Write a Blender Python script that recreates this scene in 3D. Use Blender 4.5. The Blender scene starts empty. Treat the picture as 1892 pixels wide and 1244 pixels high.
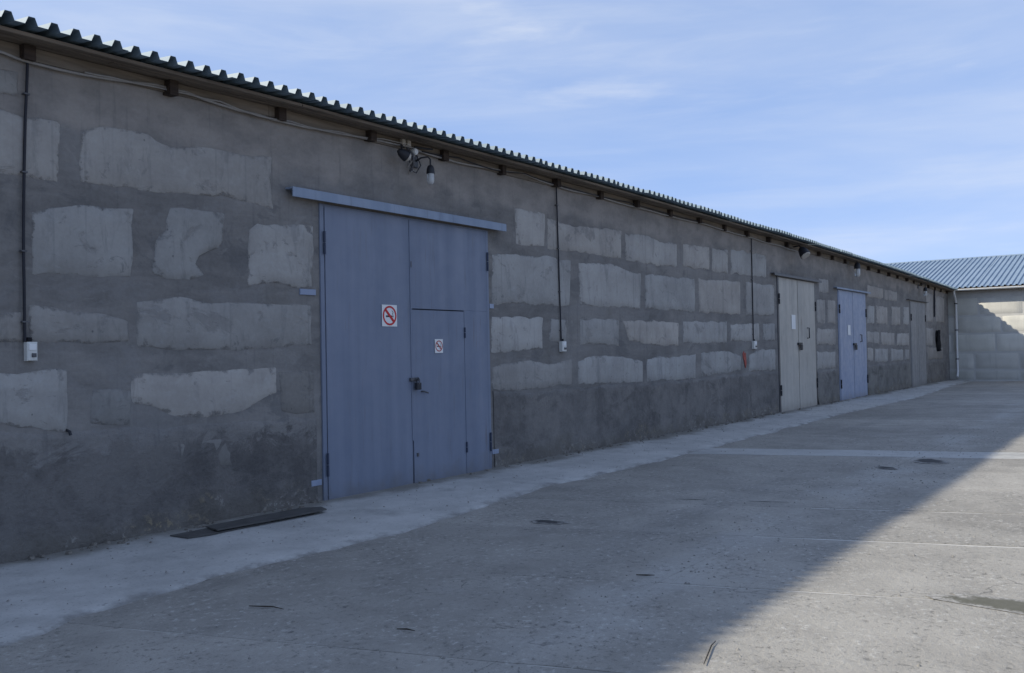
import bpy, math, random
from mathutils import Vector, Matrix, noise as mn
R = math.radians
scene = bpy.context.scene
col = scene.collection
random.seed(7)

# ------------------------------------------------------------------ camera
cam_d = bpy.data.cameras.new('camera'); cam = bpy.data.objects.new('camera', cam_d); col.objects.link(cam)
cam_d.sensor_width = 36.0; cam_d.lens = 36.0*1650/1892; cam_d.clip_start = 0.05; cam_d.clip_end = 6000
_r = Vector((0.584887, -0.810884, -0.019365)); _u = Vector((-0.002660, -0.025792, 0.999664)); _f = Vector((0.811110, 0.584639, 0.017243))
cam.matrix_world = Matrix(((_r.x, _u.x, -_f.x, 0.0), (_r.y, _u.y, -_f.y, -7.0072), (_r.z, _u.z, -_f.z, 1.55), (0, 0, 0, 1)))
scene.camera = cam
# ------------------------------------------------------------------ sky, sun, exposure
SUN = Vector((-0.80, 1.0, 0.865)).normalized()
sun_el = math.asin(SUN.z); sun_rot = math.atan2(SUN.x, SUN.y)
world = bpy.data.worlds.new('World'); scene.world = world; world.use_nodes = True
wn = world.node_tree; wn.nodes.clear()
def wnode(t, **k):
    n = wn.nodes.new(t)
    for a, b in k.items(): setattr(n, a, b)
    return n
wo = wnode('ShaderNodeOutputWorld'); bg = wnode('ShaderNodeBackground')
sky = wnode('ShaderNodeTexSky', sky_type='NISHITA'); sky.sun_disc = False
sky.sun_elevation = sun_el; sky.sun_rotation = sun_rot; sky.altitude = 2500; sky.air_density = 0.55; sky.dust_density = 0.0; sky.ozone_density = 4.0
bg.inputs['Strength'].default_value = 0.15
tc = wnode('ShaderNodeTexCoord')
def cloud_layer(scale, loc, lo, hi, detail=7.0, rough=.55, dist=.3):
    mp = wnode('ShaderNodeMapping'); mp.inputs['Scale'].default_value = scale; mp.inputs['Location'].default_value = loc
    mp.inputs['Rotation'].default_value = (R(4), R(-3), R(20))
    wn.links.new(tc.outputs['Generated'], mp.inputs['Vector'])
    nz = wnode('ShaderNodeTexNoise'); nz.inputs['Scale'].default_value = 1.0; nz.inputs['Detail'].default_value = detail
    nz.inputs['Roughness'].default_value = rough; nz.inputs['Distortion'].default_value = dist
    wn.links.new(mp.outputs['Vector'], nz.inputs['Vector'])
    rp = wnode('ShaderNodeMapRange', interpolation_type='SMOOTHSTEP'); rp.inputs['From Min'].default_value = lo; rp.inputs['From Max'].default_value = hi
    wn.links.new(nz.outputs['Fac'], rp.inputs['Value'])
    return rp.outputs['Result']
ca = cloud_layer((1.3, 1.3, 8.0), (3.1, 0.4, 0.7), 0.33, .86)
cb = cloud_layer((3.0, 3.0, 26.0), (0.3, 2.2, 5.1), .44, .80, 8.0, .62, .8)
cc = cloud_layer((4.2, 4.2, 15.0), (7.3, 1.2, 2.1), .60, .78, 6.0, .55, .2)
mx = wnode('ShaderNodeMath', operation='MULTIPLY_ADD'); wn.links.new(cb, mx.inputs[0]); mx.inputs[1].default_value = .32; wn.links.new(ca, mx.inputs[2])
mx2 = wnode('ShaderNodeMath', operation='MULTIPLY_ADD'); wn.links.new(cc, mx2.inputs[0]); mx2.inputs[1].default_value = .6; wn.links.new(mx.outputs[0], mx2.inputs[2])
ms = wnode('ShaderNodeMath', operation='MULTIPLY', use_clamp=True); wn.links.new(mx2.outputs[0], ms.inputs[0]); ms.inputs[1].default_value = .52
sk2 = wnode('ShaderNodeMix', data_type='RGBA', blend_type='MULTIPLY'); sk2.inputs[0].default_value = 1.0
gm = wnode('ShaderNodeGamma'); gm.inputs[1].default_value = .25     # hazy summer air: an evenly bright sky down to the horizon
wn.links.new(sky.outputs['Color'], gm.inputs[0]); wn.links.new(gm.outputs[0], sk2.inputs[6]); sk2.inputs[7].default_value = (1.30, 1.64, 2.34, 1)
mc = wnode('ShaderNodeMix', data_type='RGBA'); wn.links.new(ms.outputs[0], mc.inputs[0]); wn.links.new(sk2.outputs[2], mc.inputs[6]); mc.inputs[7].default_value = (2.95, 3.12, 3.40, 1)
wn.links.new(mc.outputs[2], bg.inputs['Color']); wn.links.new(bg.outputs[0], wo.inputs[0])
sd = bpy.data.lights.new('sun', 'SUN'); sd.energy = 2.95; sd.angle = R(0.9); sd.color = (1.0, 0.935, 0.80)
so = bpy.data.objects.new('sun', sd); col.objects.link(so); so.rotation_euler = (-SUN).to_track_quat('-Z', 'Y').to_euler(); so.location = (0, 20, 30)
vs = scene.view_settings; vs.view_transform = 'Standard'; vs.look = 'None'; vs.gamma = 1.0; vs.exposure = 0.92; vs.use_curve_mapping = False

# ------------------------------------------------------------------ helpers
def tag(o, label=None, cat=None, group=None, kind=None):
    if label: o['label'] = label
    if cat: o['category'] = cat
    if group: o['group'] = group
    if kind: o['kind'] = kind
    return o
def attach(o, parent):
    if parent is not None:
        o.parent = parent; o.matrix_parent_inverse = pmat(parent).inverted()
def pmat(o):
    m = o.matrix_basis.copy()
    if o.parent: m = pmat(o.parent) @ o.matrix_parent_inverse @ m
    return m
def empty(name, loc, parent=None):
    o = bpy.data.objects.new(name, None); col.objects.link(o); o.empty_display_size = .2; o.location = loc; attach(o, parent); return o
class MB:
    def __init__(s): s.v = []; s.f = []; s.sm = []
    def add(s, vs, fs, smooth=False):
        k = len(s.v); s.v += [tuple(v) for v in vs]; s.f += [tuple(i+k for i in f) for f in fs]; s.sm += [smooth]*len(fs)
        return s
    def box(s, x0, x1, y0, y1, z0, z1, b=0.0):
        if b <= 0:
            return s.add([(x, y, z) for z in (z0, z1) for y in (y0, y1) for x in (x0, x1)],
                  [(0,2,3,1),(4,5,7,6),(0,1,5,4),(2,6,7,3),(0,4,6,2),(1,3,7,5)])
        # chamfered on the front (-y) rim
        P = [(x0,y1,z0),(x1,y1,z0),(x1,y1,z1),(x0,y1,z1),(x0,y0+b,z0),(x1,y0+b,z0),(x1,y0+b,z1),(x0,y0+b,z1),
             (x0+b,y0,z0+b),(x1-b,y0,z0+b),(x1-b,y0,z1-b),(x0+b,y0,z1-b)]
        F = [(3,2,1,0),(8,9,10,11)]
        for i in range(4):
            j = (i+1) % 4
            F += [(i,j,4+j,4+i),(4+i,4+j,8+j,8+i)]
        return s.add(P, F)
    def tube(s, pts, r, n=8, caps=True):
        pts = [Vector(p) for p in pts]; k = len(pts); vs = []; fs = []
        rs = r if isinstance(r, (list, tuple)) else [r]*k
        ref = None
        for i, p in enumerate(pts):
            t = (pts[min(i+1, k-1)]-pts[max(i-1, 0)]).normalized()
            a = ref if ref is not None else (Vector((0,0,1)) if abs(t.z) < .9 else Vector((1,0,0)))
            u = (a-t*a.dot(t)).normalized(); w = t.cross(u); ref = u
            for j in range(n):
                th = 2*math.pi*j/n; vs.append(p+(u*math.cos(th)+w*math.sin(th))*rs[i])
        for i in range(k-1):
            for j in range(n):
                fs.append((i*n+j, i*n+(j+1) % n, (i+1)*n+(j+1) % n, (i+1)*n+j))
        s.add(vs, fs, True)
        if caps:
            s.add([vs[j] for j in range(n)], [tuple(range(n))[::-1]]); s.add([vs[(k-1)*n+j] for j in range(n)], [tuple(range(n))])
        return s
    def poly(s, pts, z0, z1):   # horizontal polygon slab from (x, y) points
        n = len(pts)
        s.add([(x, y, z0) for x, y in pts]+[(x, y, z1) for x, y in pts],
              [tuple(range(n))[::-1], tuple(range(n, 2*n))]+[(i, (i+1) % n, n+(i+1) % n, n+i) for i in range(n)])
        return s
    def build(s, name, mat, parent=None, attr=None):
        me = bpy.data.meshes.new(name); me.from_pydata(s.v, [], s.f)
        me.polygons.foreach_set('use_smooth', s.sm)
        me.materials.append(mat); me.update()
        if attr:
            a = me.attributes.new('edge', 'FLOAT', 'POINT'); a.data.foreach_set('value', attr)
        o = bpy.data.objects.new(name, me); col.objects.link(o); attach(o, parent); return o
def lerp(a, b, t): return a+(b-a)*t
def interp(pts, x):
    if x <= pts[0][0]: return pts[0][1]
    for (a, b), (c, d) in zip(pts, pts[1:]):
        if x <= c: return b+(d-b)*(x-a)/(c-a)
    return pts[-1][1]
def nz(x, y=0.0, z=0.0): return mn.noise(Vector((x, y, z)))

# ------------------------------------------------------------------ materials
class Mat:
    def __init__(s, name, rough=.85, spec=.3):
        s.m = bpy.data.materials.new(name); s.m.use_nodes = True; s.t = s.m.node_tree; s.t.nodes.clear()
        s.out = s.n('ShaderNodeOutputMaterial'); s.b = s.n('ShaderNodeBsdfPrincipled')
        s.t.links.new(s.b.outputs[0], s.out.inputs[0]); s.b.inputs['Roughness'].default_value = rough
        s.b.inputs['Specular IOR Level'].default_value = spec
        g = s.n('ShaderNodeNewGeometry'); s.pos = g.outputs['Position']
        sp = s.n('ShaderNodeSeparateXYZ'); s.t.links.new(s.pos, sp.inputs[0]); s.x, s.y, s.z = sp.outputs
    def n(s, t, **k):
        n = s.t.nodes.new(t)
        for a, b in k.items(): setattr(n, a, b)
        return n
    def put(s, v, sock):
        if isinstance(v, bpy.types.NodeSocket): s.t.links.new(v, sock)
        elif v is not None:
            if sock.type == 'RGBA' and len(v) == 3: v = (*v, 1)
            sock.default_value = v
    def noise(s, scale, detail=4, rough=.55, sc=(1, 1, 1), dist=0.0, off=None):
        v = s.pos
        if sc != (1, 1, 1) or off is not None:
            mp = s.n('ShaderNodeMapping'); s.put(v, mp.inputs['Vector']); mp.inputs['Scale'].default_value = sc
            if off is not None: s.put(off, mp.inputs['Location'])
            v = mp.outputs[0]
        q = s.n('ShaderNodeTexNoise'); s.put(v, q.inputs['Vector']); q.inputs['Scale'].default_value = scale
        q.inputs['Detail'].default_value = detail; q.inputs['Roughness'].default_value = rough; q.inputs['Distortion'].default_value = dist
        return q.outputs['Fac']
    def voro(s, scale, sc=(1, 1, 1), feat='F1'):
        mp = s.n('ShaderNodeMapping'); s.put(s.pos, mp.inputs['Vector']); mp.inputs['Scale'].default_value = sc
        q = s.n('ShaderNodeTexVoronoi', feature=feat); s.put(mp.outputs[0], q.inputs['Vector']); q.inputs['Scale'].default_value = scale
        return q.outputs['Distance']
    def rng(s, v, a, b, c=0.0, d=1.0, smooth=True):
        q = s.n('ShaderNodeMapRange', interpolation_type='SMOOTHSTEP' if smooth else 'LINEAR'); s.put(v, q.inputs['Value'])
        for i, k in zip((1, 2, 3, 4), (a, b, c, d)): s.put(k, q.inputs[i])
        return q.outputs[0]
    def math(s, op, a, b=None, c=None, clamp=False):
        q = s.n('ShaderNodeMath', operation=op, use_clamp=clamp)
        for i, k in enumerate((a, b, c)): s.put(k, q.inputs[i])
        return q.outputs[0]
    def mix(s, f, a, b, mode='MIX'):
        q = s.n('ShaderNodeMix', data_type='RGBA', blend_type=mode)
        s.put(f, q.inputs[0]); s.put(a, q.inputs[6]); s.put(b, q.inputs[7]); return q.outputs[2]
    def bump(s, h, strength=.4, dist=.01, prev=None):
        q = s.n('ShaderNodeBump'); q.inputs['Strength'].default_value = strength; q.inputs['Distance'].default_value = dist
        s.put(h, q.inputs['Height']); s.put(prev, q.inputs['Normal']) if prev is not None else None
        return q.outputs[0]
    def done(s, colr=None, normal=None, rough=None, metal=None):
        if colr is not None: s.put(colr, s.b.inputs['Base Color'])
        if normal is not None: s.put(normal, s.b.inputs['Normal'])
        if rough is not None: s.put(rough, s.b.inputs['Roughness'])
        if metal is not None: s.put(metal, s.b.inputs['Metallic'])
        return s.m

def plaster_col(b, dark=1.0):
    big = b.noise(.55, 5, .6); mid = b.noise(2.2, 5, .6, (1, 1, 1.6)); fine = b.noise(30, 4, .65)
    trow = b.noise(3.0, 4, .6, (.5, 1, 2.6), .6)
    k = b.math('ADD', b.math('MULTIPLY', big, .40), b.math('MULTIPLY', mid, .35)); k = b.math('MULTIPLY_ADD', trow, .25, k)
    c = b.mix(b.rng(k, .33, .66), (.130*dark, .122*dark, .115*dark), (.270*dark, .253*dark, .234*dark))
    pat = b.noise(1.15, 6, .68, (1, 1, 1.5), 1.0); c = b.mix(b.math('MULTIPLY', b.rng(pat, .54, .60), .45), c, (.225*dark, .218*dark, .212*dark)); c = b.mix(b.math('MULTIPLY', b.rng(pat, .43, .38), .45), c, (.095*dark, .095*dark, .098*dark))
    # lighter, browner upper coat with an uneven lower limit
    zz = b.math('MULTIPLY_ADD', b.math('SUBTRACT', b.noise(.7, 4, .6), .5), 1.1, b.z)
    c = b.mix(b.rng(zz, 3.36, 3.56), c, b.mix(b.rng(mid, .35, .65), (.235*dark, .214*dark, .195*dark), (.335*dark, .302*dark, .270*dark)))
    # pale lime scrapes with hard edges
    scr = b.noise(1.6, 6, .7, (1, 1, 2.2), 1.2)
    c = b.mix(b.math('MULTIPLY', b.rng(scr, .60, .66), .35), c, (.30*dark, .29*dark, .275*dark))
    # thin vertical rain streaks
    drip = b.noise(5.0, 3, .6, (2.6, 1, .16)); c = b.mix(b.math('MULTIPLY', b.rng(drip, .56, .74), .35), c, (.085*dark, .085*dark, .088*dark))
    c = b.mix(.22, c, b.mix(fine, (.02, .02, .02), (.36, .36, .35)))
    return c, fine, mid, trow
def mat_plaster():
    b = Mat('plaster', .93, .15); c, fine, mid, trow = plaster_col(b)
    # greenish-brown damp near the gate jambs and joints
    st = b.noise(1.1, 5, .65, (1, 1, .5)); c = b.mix(b.math('MULTIPLY', b.rng(st, .55, .72), .35), c, (.135, .120, .095))
    nrm = b.bump(mid, .5, .03); nrm = b.bump(trow, .35, .02, nrm); nrm = b.bump(fine, .4, .006, nrm)
    return b.done(c, nrm)
def mat_block():
    b = Mat('concrete_block', .9, .2)
    pc, fine, mid, trow = plaster_col(b)
    oi = b.n('ShaderNodeObjectInfo')
    a = b.noise(1.4, 5, .6); p2 = b.noise(7, 5, .65)
    c = b.mix(b.rng(a, .3, .7), (.315, .295, .270), (.430, .406, .372))
    c = b.mix(b.math('MULTIPLY', b.rng(p2, .5, .75), .4), c, (.43, .425, .41))
    drip = b.noise(3.4, 5, .7, (1.9, 1, .45), .5); c = b.mix(b.math('MULTIPLY', b.rng(drip, .52, .68), .45), c, (.165, .162, .158))
    bl = b.noise(4.2, 6, .75, (1, 1, 1.4), .8); c = b.mix(b.math('MULTIPLY', b.rng(bl, .60, .66), .5), c, (.13, .13, .132)); c = b.mix(b.math('MULTIPLY', b.rng(bl, .40, .35), .35), c, (.45, .44, .42))
    vl = b.noise(3.0, 1, .5, (5.0, 1, .05)); c = b.mix(b.math('MULTIPLY', b.rng(vl, .66, .72), .22), c, (.14, .14, .14))
    pits = b.voro(9.0, (1, 1, .8)); pm = b.math('MULTIPLY', b.rng(pits, .10, .05), b.rng(b.noise(2.1, 2), .52, .6))
    c = b.mix(b.math('MULTIPLY', pm, .8), c, (.07, .07, .07))
    c = b.mix(1.0, c, oi.outputs['Color'], 'MULTIPLY')
    c = b.mix(.18, c, b.mix(fine, (.04, .04, .04), (.5, .5, .48)))
    at = b.n('ShaderNodeAttribute', attribute_name='edge')
    e = b.math('MULTIPLY_ADD', b.math('SUBTRACT', b.noise(8, 6, .75), .5), .20, at.outputs['Fac'])
    e = b.math('MULTIPLY_ADD', b.math('SUBTRACT', b.noise(2.4, 4, .65), .5), .12, e)
    m = b.rng(e, -.008, .028)
    m = b.math('MULTIPLY', m, b.math('SUBTRACT', 1.0, b.math('MULTIPLY', b.rng(b.noise(1.9, 6, .7, (1, 1, 1.5), .6), .58, .65), .5)))
    c = b.mix(m, pc, c)
    h = b.math('MULTIPLY_ADD', p2, .5, b.math('MULTIPLY', fine, .3)); nrm = b.bump(h, .5, .008); nrm = b.bump(m, .6, .012, nrm)
    return b.done(c, nrm)
def mat_plinth():
    b = Mat('plinth_render', .95, .15)
    big = b.noise(.8, 5, .62); mid = b.noise(3.2, 5, .65); fine = b.noise(34, 4, .65)
    k = b.math('ADD', b.math('MULTIPLY', big, .55), b.math('MULTIPLY', mid, .45))
    c = b.mix(b.rng(k, .36, .64), (.095, .090, .086), (.180, .170, .158))
    oi = b.n('ShaderNodeObjectInfo'); c = b.mix(1.0, c, oi.outputs['Color'], 'MULTIPLY')
    bl = b.noise(1.5, 7, .72, (.7, 1, 1.3), 1.0); c = b.mix(b.math('MULTIPLY', b.rng(bl, .53, .58), .42), c, (.20, .19, .178)); c = b.mix(b.math('MULTIPLY', b.rng(bl, .44, .39), .40), c, (.072, .068, .066))
    # crumbled foot: aggregate, lime and lichen speckles with an uneven upper limit
    zz = b.math('MULTIPLY_ADD', b.math('SUBTRACT', b.noise(1.7, 4, .6), .5), -.75, b.z)
    foot = b.rng(zz, .34, .12)
    c = b.mix(b.math('MULTIPLY', foot, .55), c, b.mix(b.rng(b.noise(4, 3), .4, .6), (.12, .105, .082), (.17, .155, .13)))
    sp = b.noise(17, 5, .75); spk = b.math('MULTIPLY', b.rng(sp, .53, .60), b.rng(b.noise(2.0, 3), .40, .55)); spk = b.math('MULTIPLY', spk, foot)
    c = b.mix(b.math('MULTIPLY', spk, .75), c, b.mix(b.rng(b.noise(2.7, 2), .45, .55), (.36, .34, .31), (.30, .245, .15)))
    c = b.mix(.25, c, b.mix(fine, (.015, .015, .015), (.26, .255, .25)))
    at = b.n('ShaderNodeAttribute', attribute_name='edge')
    e = b.math('MULTIPLY_ADD', b.math('SUBTRACT', b.noise(2.2, 8, .78, (1, 1, 1.3), .7), .5), .70, at.outputs['Fac'])
    pc = plaster_col(b)[0]; c = b.mix(b.rng(e, .05, .12), pc, c)
    nrm = b.bump(mid, .6, .04); nrm = b.bump(sp, .6, .02, nrm); nrm = b.bump(fine, .5, .008, nrm)
    return b.done(c, nrm)
def mat_paint(name, c0, c1, rough=.5, rust=.25, dirt=(.12, .11, .10)):
    b = Mat(name, rough, .35)
    big = b.noise(1.1, 4, .6); mid = b.noise(6, 5, .6)
    st = b.noise(2.4, 3, .5, (2.2, 1, .10)); fine = b.noise(60, 3, .6)
    k = b.math('ADD', b.math('MULTIPLY', big, .35), b.math('MULTIPLY', st, .65))
    c = b.mix(b.rng(k, .32, .68), c0, c1)
    zz = b.math('MULTIPLY_ADD', b.math('SUBTRACT', mid, .5), .5, b.z)
    c = b.mix(b.math('MULTIPLY', b.rng(zz, .30, -.05), .45), c, dirt)
    d2 = b.noise(5, 4, .65, (3, 1, .25)); c = b.mix(b.math('MULTIPLY', b.rng(d2, .56, .74), rust), c, dirt)
    rr = b.noise(7, 4, .6, (4, 1, .12)); c = b.mix(b.math('MULTIPLY', b.math('MULTIPLY', b.rng(rr, .60, .70), b.rng(b.noise(.9, 2), .5, .6)), .35), c, (.13, .085, .06))
    ch = b.noise(24, 5, .75); c = b.mix(b.math('MULTIPLY', b.rng(ch, .70, .74), .6), c, (.10, .065, .045))
    nrm = b.bump(big, .25, .05); nrm = b.bump(st, .25, .012, nrm); nrm = b.bump(fine, .12, .002, nrm)
    return b.done(c, nrm, b.rng(mid, .3, .7, rough-.08, rough+.18))
def mat_plain(name, c, rough=.6, spec=.3, metal=0.0, var=.25, scale=12):
    b = Mat(name, rough, spec); q = b.noise(scale, 4, .6)
    cc = b.mix(q, tuple(x*(1-var) for x in c), tuple(min(1, x*(1+var)) for x in c))
    return b.done(cc, b.bump(q, .2, .004), None, metal)
def mat_yard():
    b = Mat('yard_concrete', .92, .2)
    oi = b.n('ShaderNodeObjectInfo')
    big = b.noise(.45, 5, .6); mid = b.noise(2.4, 6, .65); fine = b.noise(55, 5, .7); grit = b.noise(170, 3, .7)
    c = b.mix(b.rng(b.math('MULTIPLY_ADD', mid, .45, b.math('MULTIPLY', big, .55)), .34, .66), (.232, .217, .192), (.375, .352, .312))
    rv = b.math('MULTIPLY_ADD', b.math('SUBTRACT', oi.outputs['Random'], .5), .20, 1.0)
    vm = b.n('ShaderNodeVectorMath', operation='SCALE'); b.put(c, vm.inputs[0]); b.put(rv, vm.inputs['Scale']); c = vm.outputs[0]
    # grit swept into a band along the lengthwise seam
    dd = b.math('ABSOLUTE', b.math('ADD', b.y, 4.35)); dd = b.math('MULTIPLY_ADD', b.math('SUBTRACT', b.noise(1.3, 5, .65), .5), 1.3, dd)
    seam = b.math('MULTIPLY', b.rng(dd, .42, .0), b.rng(b.noise(.5, 3), .36, .6))
    c = b.mix(b.math('MULTIPLY', seam, .75), c, (.40, .39, .365))
    # polished tracks and tyre dirt along x
    tr = b.noise(1.0, 4, .55, (.06, 1.1, 1)); c = b.mix(b.math('MULTIPLY', b.rng(tr, .54, .72), .28), c, (.135, .132, .128))
    pt = b.noise(1.2, 5, .6, (1, 1, 1), .8); c = b.mix(b.math('MULTIPLY', b.rng(pt, .60, .70), .22), c, (.38, .365, .34))
    sp = b.voro(26); spm = b.math('MULTIPLY', b.rng(sp, .20, .10), b.rng(b.noise(3.0, 3), .5, .62))
    c = b.mix(b.math('MULTIPLY', spm, .6), c, (.075, .073, .07))
    c = b.mix(b.math('MULTIPLY', b.rng(fine, .60, .70), .4), c, (.45, .44, .41))
    c = b.mix(b.math('MULTIPLY', b.rng(fine, .42, .34), .5), c, (.10, .098, .092))
    c = b.mix(.22, c, b.mix(grit, (.03, .03, .03), (.50, .49, .46)))
    g2 = b.noise(19, 5, .72); c = b.mix(b.math('MULTIPLY', b.math('MULTIPLY', b.rng(g2, .54, .66), b.rng(b.noise(1.7, 4), .3, .65)), .85), c, (.47, .455, .42)); c = b.mix(b.math('MULTIPLY', b.math('MULTIPLY', b.rng(g2, .46, .34), b.rng(b.noise(2.3, 4), .3, .65)), .85), c, (.125, .121, .112))
    # hairline cracks
    cr = b.n('ShaderNodeTexVoronoi', feature='DISTANCE_TO_EDGE'); cr.inputs['Scale'].default_value = .52
    mp = b.n('ShaderNodeVectorMath', operation='ADD'); nc = b.n('ShaderNodeTexNoise'); nc.inputs['Scale'].default_value = 1.6; nc.inputs['Detail'].default_value = 6
    b.put(b.pos, nc.inputs['Vector']); b.put(b.pos, mp.inputs[0]); b.put(nc.outputs['Color'], mp.inputs[1]); b.put(mp.outputs[0], cr.inputs['Vector'])
    cm = b.math('MULTIPLY', b.rng(cr.outputs['Distance'], .005, .001), b.rng(b.noise(.6, 3), .58, .66))
    c = b.mix(b.math('MULTIPLY', cm, .55), c, (.07, .068, .066))
    nrm = b.bump(mid, .4, .02); nrm = b.bump(g2, .7, .012, nrm); nrm = b.bump(fine, .5, .008, nrm); nrm = b.bump(grit, .3, .003, nrm)
    return b.done(c, nrm)
def mat_pale(name, c0, c1, speck=.5, blend=False):
    b = Mat(name, .93, .2)
    big = b.noise(.9, 5, .62); mid = b.noise(3.5, 6, .68); fine = b.noise(48, 5, .7)
    c = b.mix(b.rng(b.math('MULTIPLY_ADD', mid, .5, b.math('MULTIPLY', big, .5)), .34, .66), c0, c1)
    c = b.mix(b.math('MULTIPLY', b.rng(b.noise(1.4, 5, .65), .56, .70), .5), c, tuple(x*.55 for x in c0))
    sp = b.voro(15); spm = b.math('MULTIPLY', b.rng(sp, .24, .12), b.rng(b.noise(2.2, 3), .50, .60))
    c = b.mix(b.math('MULTIPLY', spm, speck), c, (.09, .087, .08))
    c = b.mix(b.math('MULTIPLY', b.rng(fine, .40, .33), speck), c, (.11, .108, .10))
    # brown earth silted along the foot of the wall, edge uneven
    yy = b.math('MULTIPLY_ADD', b.math('SUBTRACT', b.noise(1.5, 4, .6), .5), .9, b.y)
    c = b.mix(b.math('MULTIPLY', b.rng(yy, -.38, -.08), .75), c, (.125, .112, .088))
    c = b.mix(.15, c, b.mix(fine, (.05, .05, .05), (.6, .59, .56)))
    if blend:   # the thin feathered rim is worn through to the yard concrete
        at = b.n('ShaderNodeAttribute', attribute_name='edge')
        e = b.math('MULTIPLY_ADD', b.math('SUBTRACT', b.noise(3.2, 6, .7), .5), .55, at.outputs['Fac'])
        c = b.mix(b.rng(e, .14, -.04), c, b.mix(b.rng(mid, .35, .65), (.195, .188, .176), (.275, .267, .25)))
    nrm = b.bump(mid, .5, .025); nrm = b.bump(fine, .4, .008, nrm)
    return b.done(c, nrm)
def mat_wood(name, c0, c1):
    b = Mat(name, .85, .2); g = b.noise(3, 5, .6, (.5, 6, 6)); s = b.noise(1.1, 3)
    c = b.mix(b.rng(g, .3, .7), c0, c1); c = b.mix(b.math('MULTIPLY', b.rng(s, .5, .7), .4), c, tuple(x*.5 for x in c0))
    return b.done(c, b.bump(g, .3, .006))
def mat_roof(name, c0, c1, rough):
    b = Mat(name, rough, .5); g = b.noise(1.2, 4, .6); q = b.noise(.25, 2)
    c = b.mix(b.rng(g, .3, .7), c0, c1)
    return b.done(c, None, b.rng(q, .3, .7, rough-.05, rough+.1))
def mat_glass():
    b = Mat('lamp_glass', .12, .5); b.b.inputs['Transmission Weight'].default_value = .55; b.b.inputs['IOR'].default_value = 1.45
    return b.done((.80, .81, .80))
def mat_fb(): # far wall blocks, whitewashed
    b = Mat('whitewashed_block', .9, .2); oi = b.n('ShaderNodeObjectInfo')
    a = b.noise(.8, 5, .6); d = b.noise(2.5, 4, .6, (1, 2.2, .2)); f = b.noise(25, 4, .6)
    c = b.mix(b.rng(a, .3, .7), (.50, .485, .44), (.63, .61, .555))
    c = b.mix(b.math('MULTIPLY', b.rng(d, .54, .74), .35), c, (.30, .29, .27)); c = b.mix(1.0, c, oi.outputs['Color'], 'MULTIPLY')
    c = b.mix(.12, c, b.mix(f, (.1, .1, .1), (.8, .8, .78)))
    at = b.n('ShaderNodeAttribute', attribute_name='edge')
    e = b.math('MULTIPLY_ADD', b.math('SUBTRACT', b.noise(5, 4, .7), .5), .14, at.outputs['Fac'])
    c = b.mix(b.rng(e, -.02, .03), (.48, .47, .44), c)
    return b.done(c, b.bump(f, .3, .006))
def mat_spot(name, c0, c1):
    b = Mat(name, .85, .2); at = b.n('ShaderNodeAttribute', attribute_name='edge')
    q = b.noise(14, 5, .7); y = b.noise(30, 4, .7)
    e = b.math('MULTIPLY_ADD', b.math('SUBTRACT', b.noise(9, 5, .7), .5), 1.3, at.outputs['Fac'])
    c = b.mix(b.rng(e, .04, .38), b.mix(b.rng(y, .35, .65), (.21, .20, .185), (.37, .357, .33)), b.mix(q, c0, c1))
    return b.done(c, b.bump(y, .4, .006))
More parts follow.
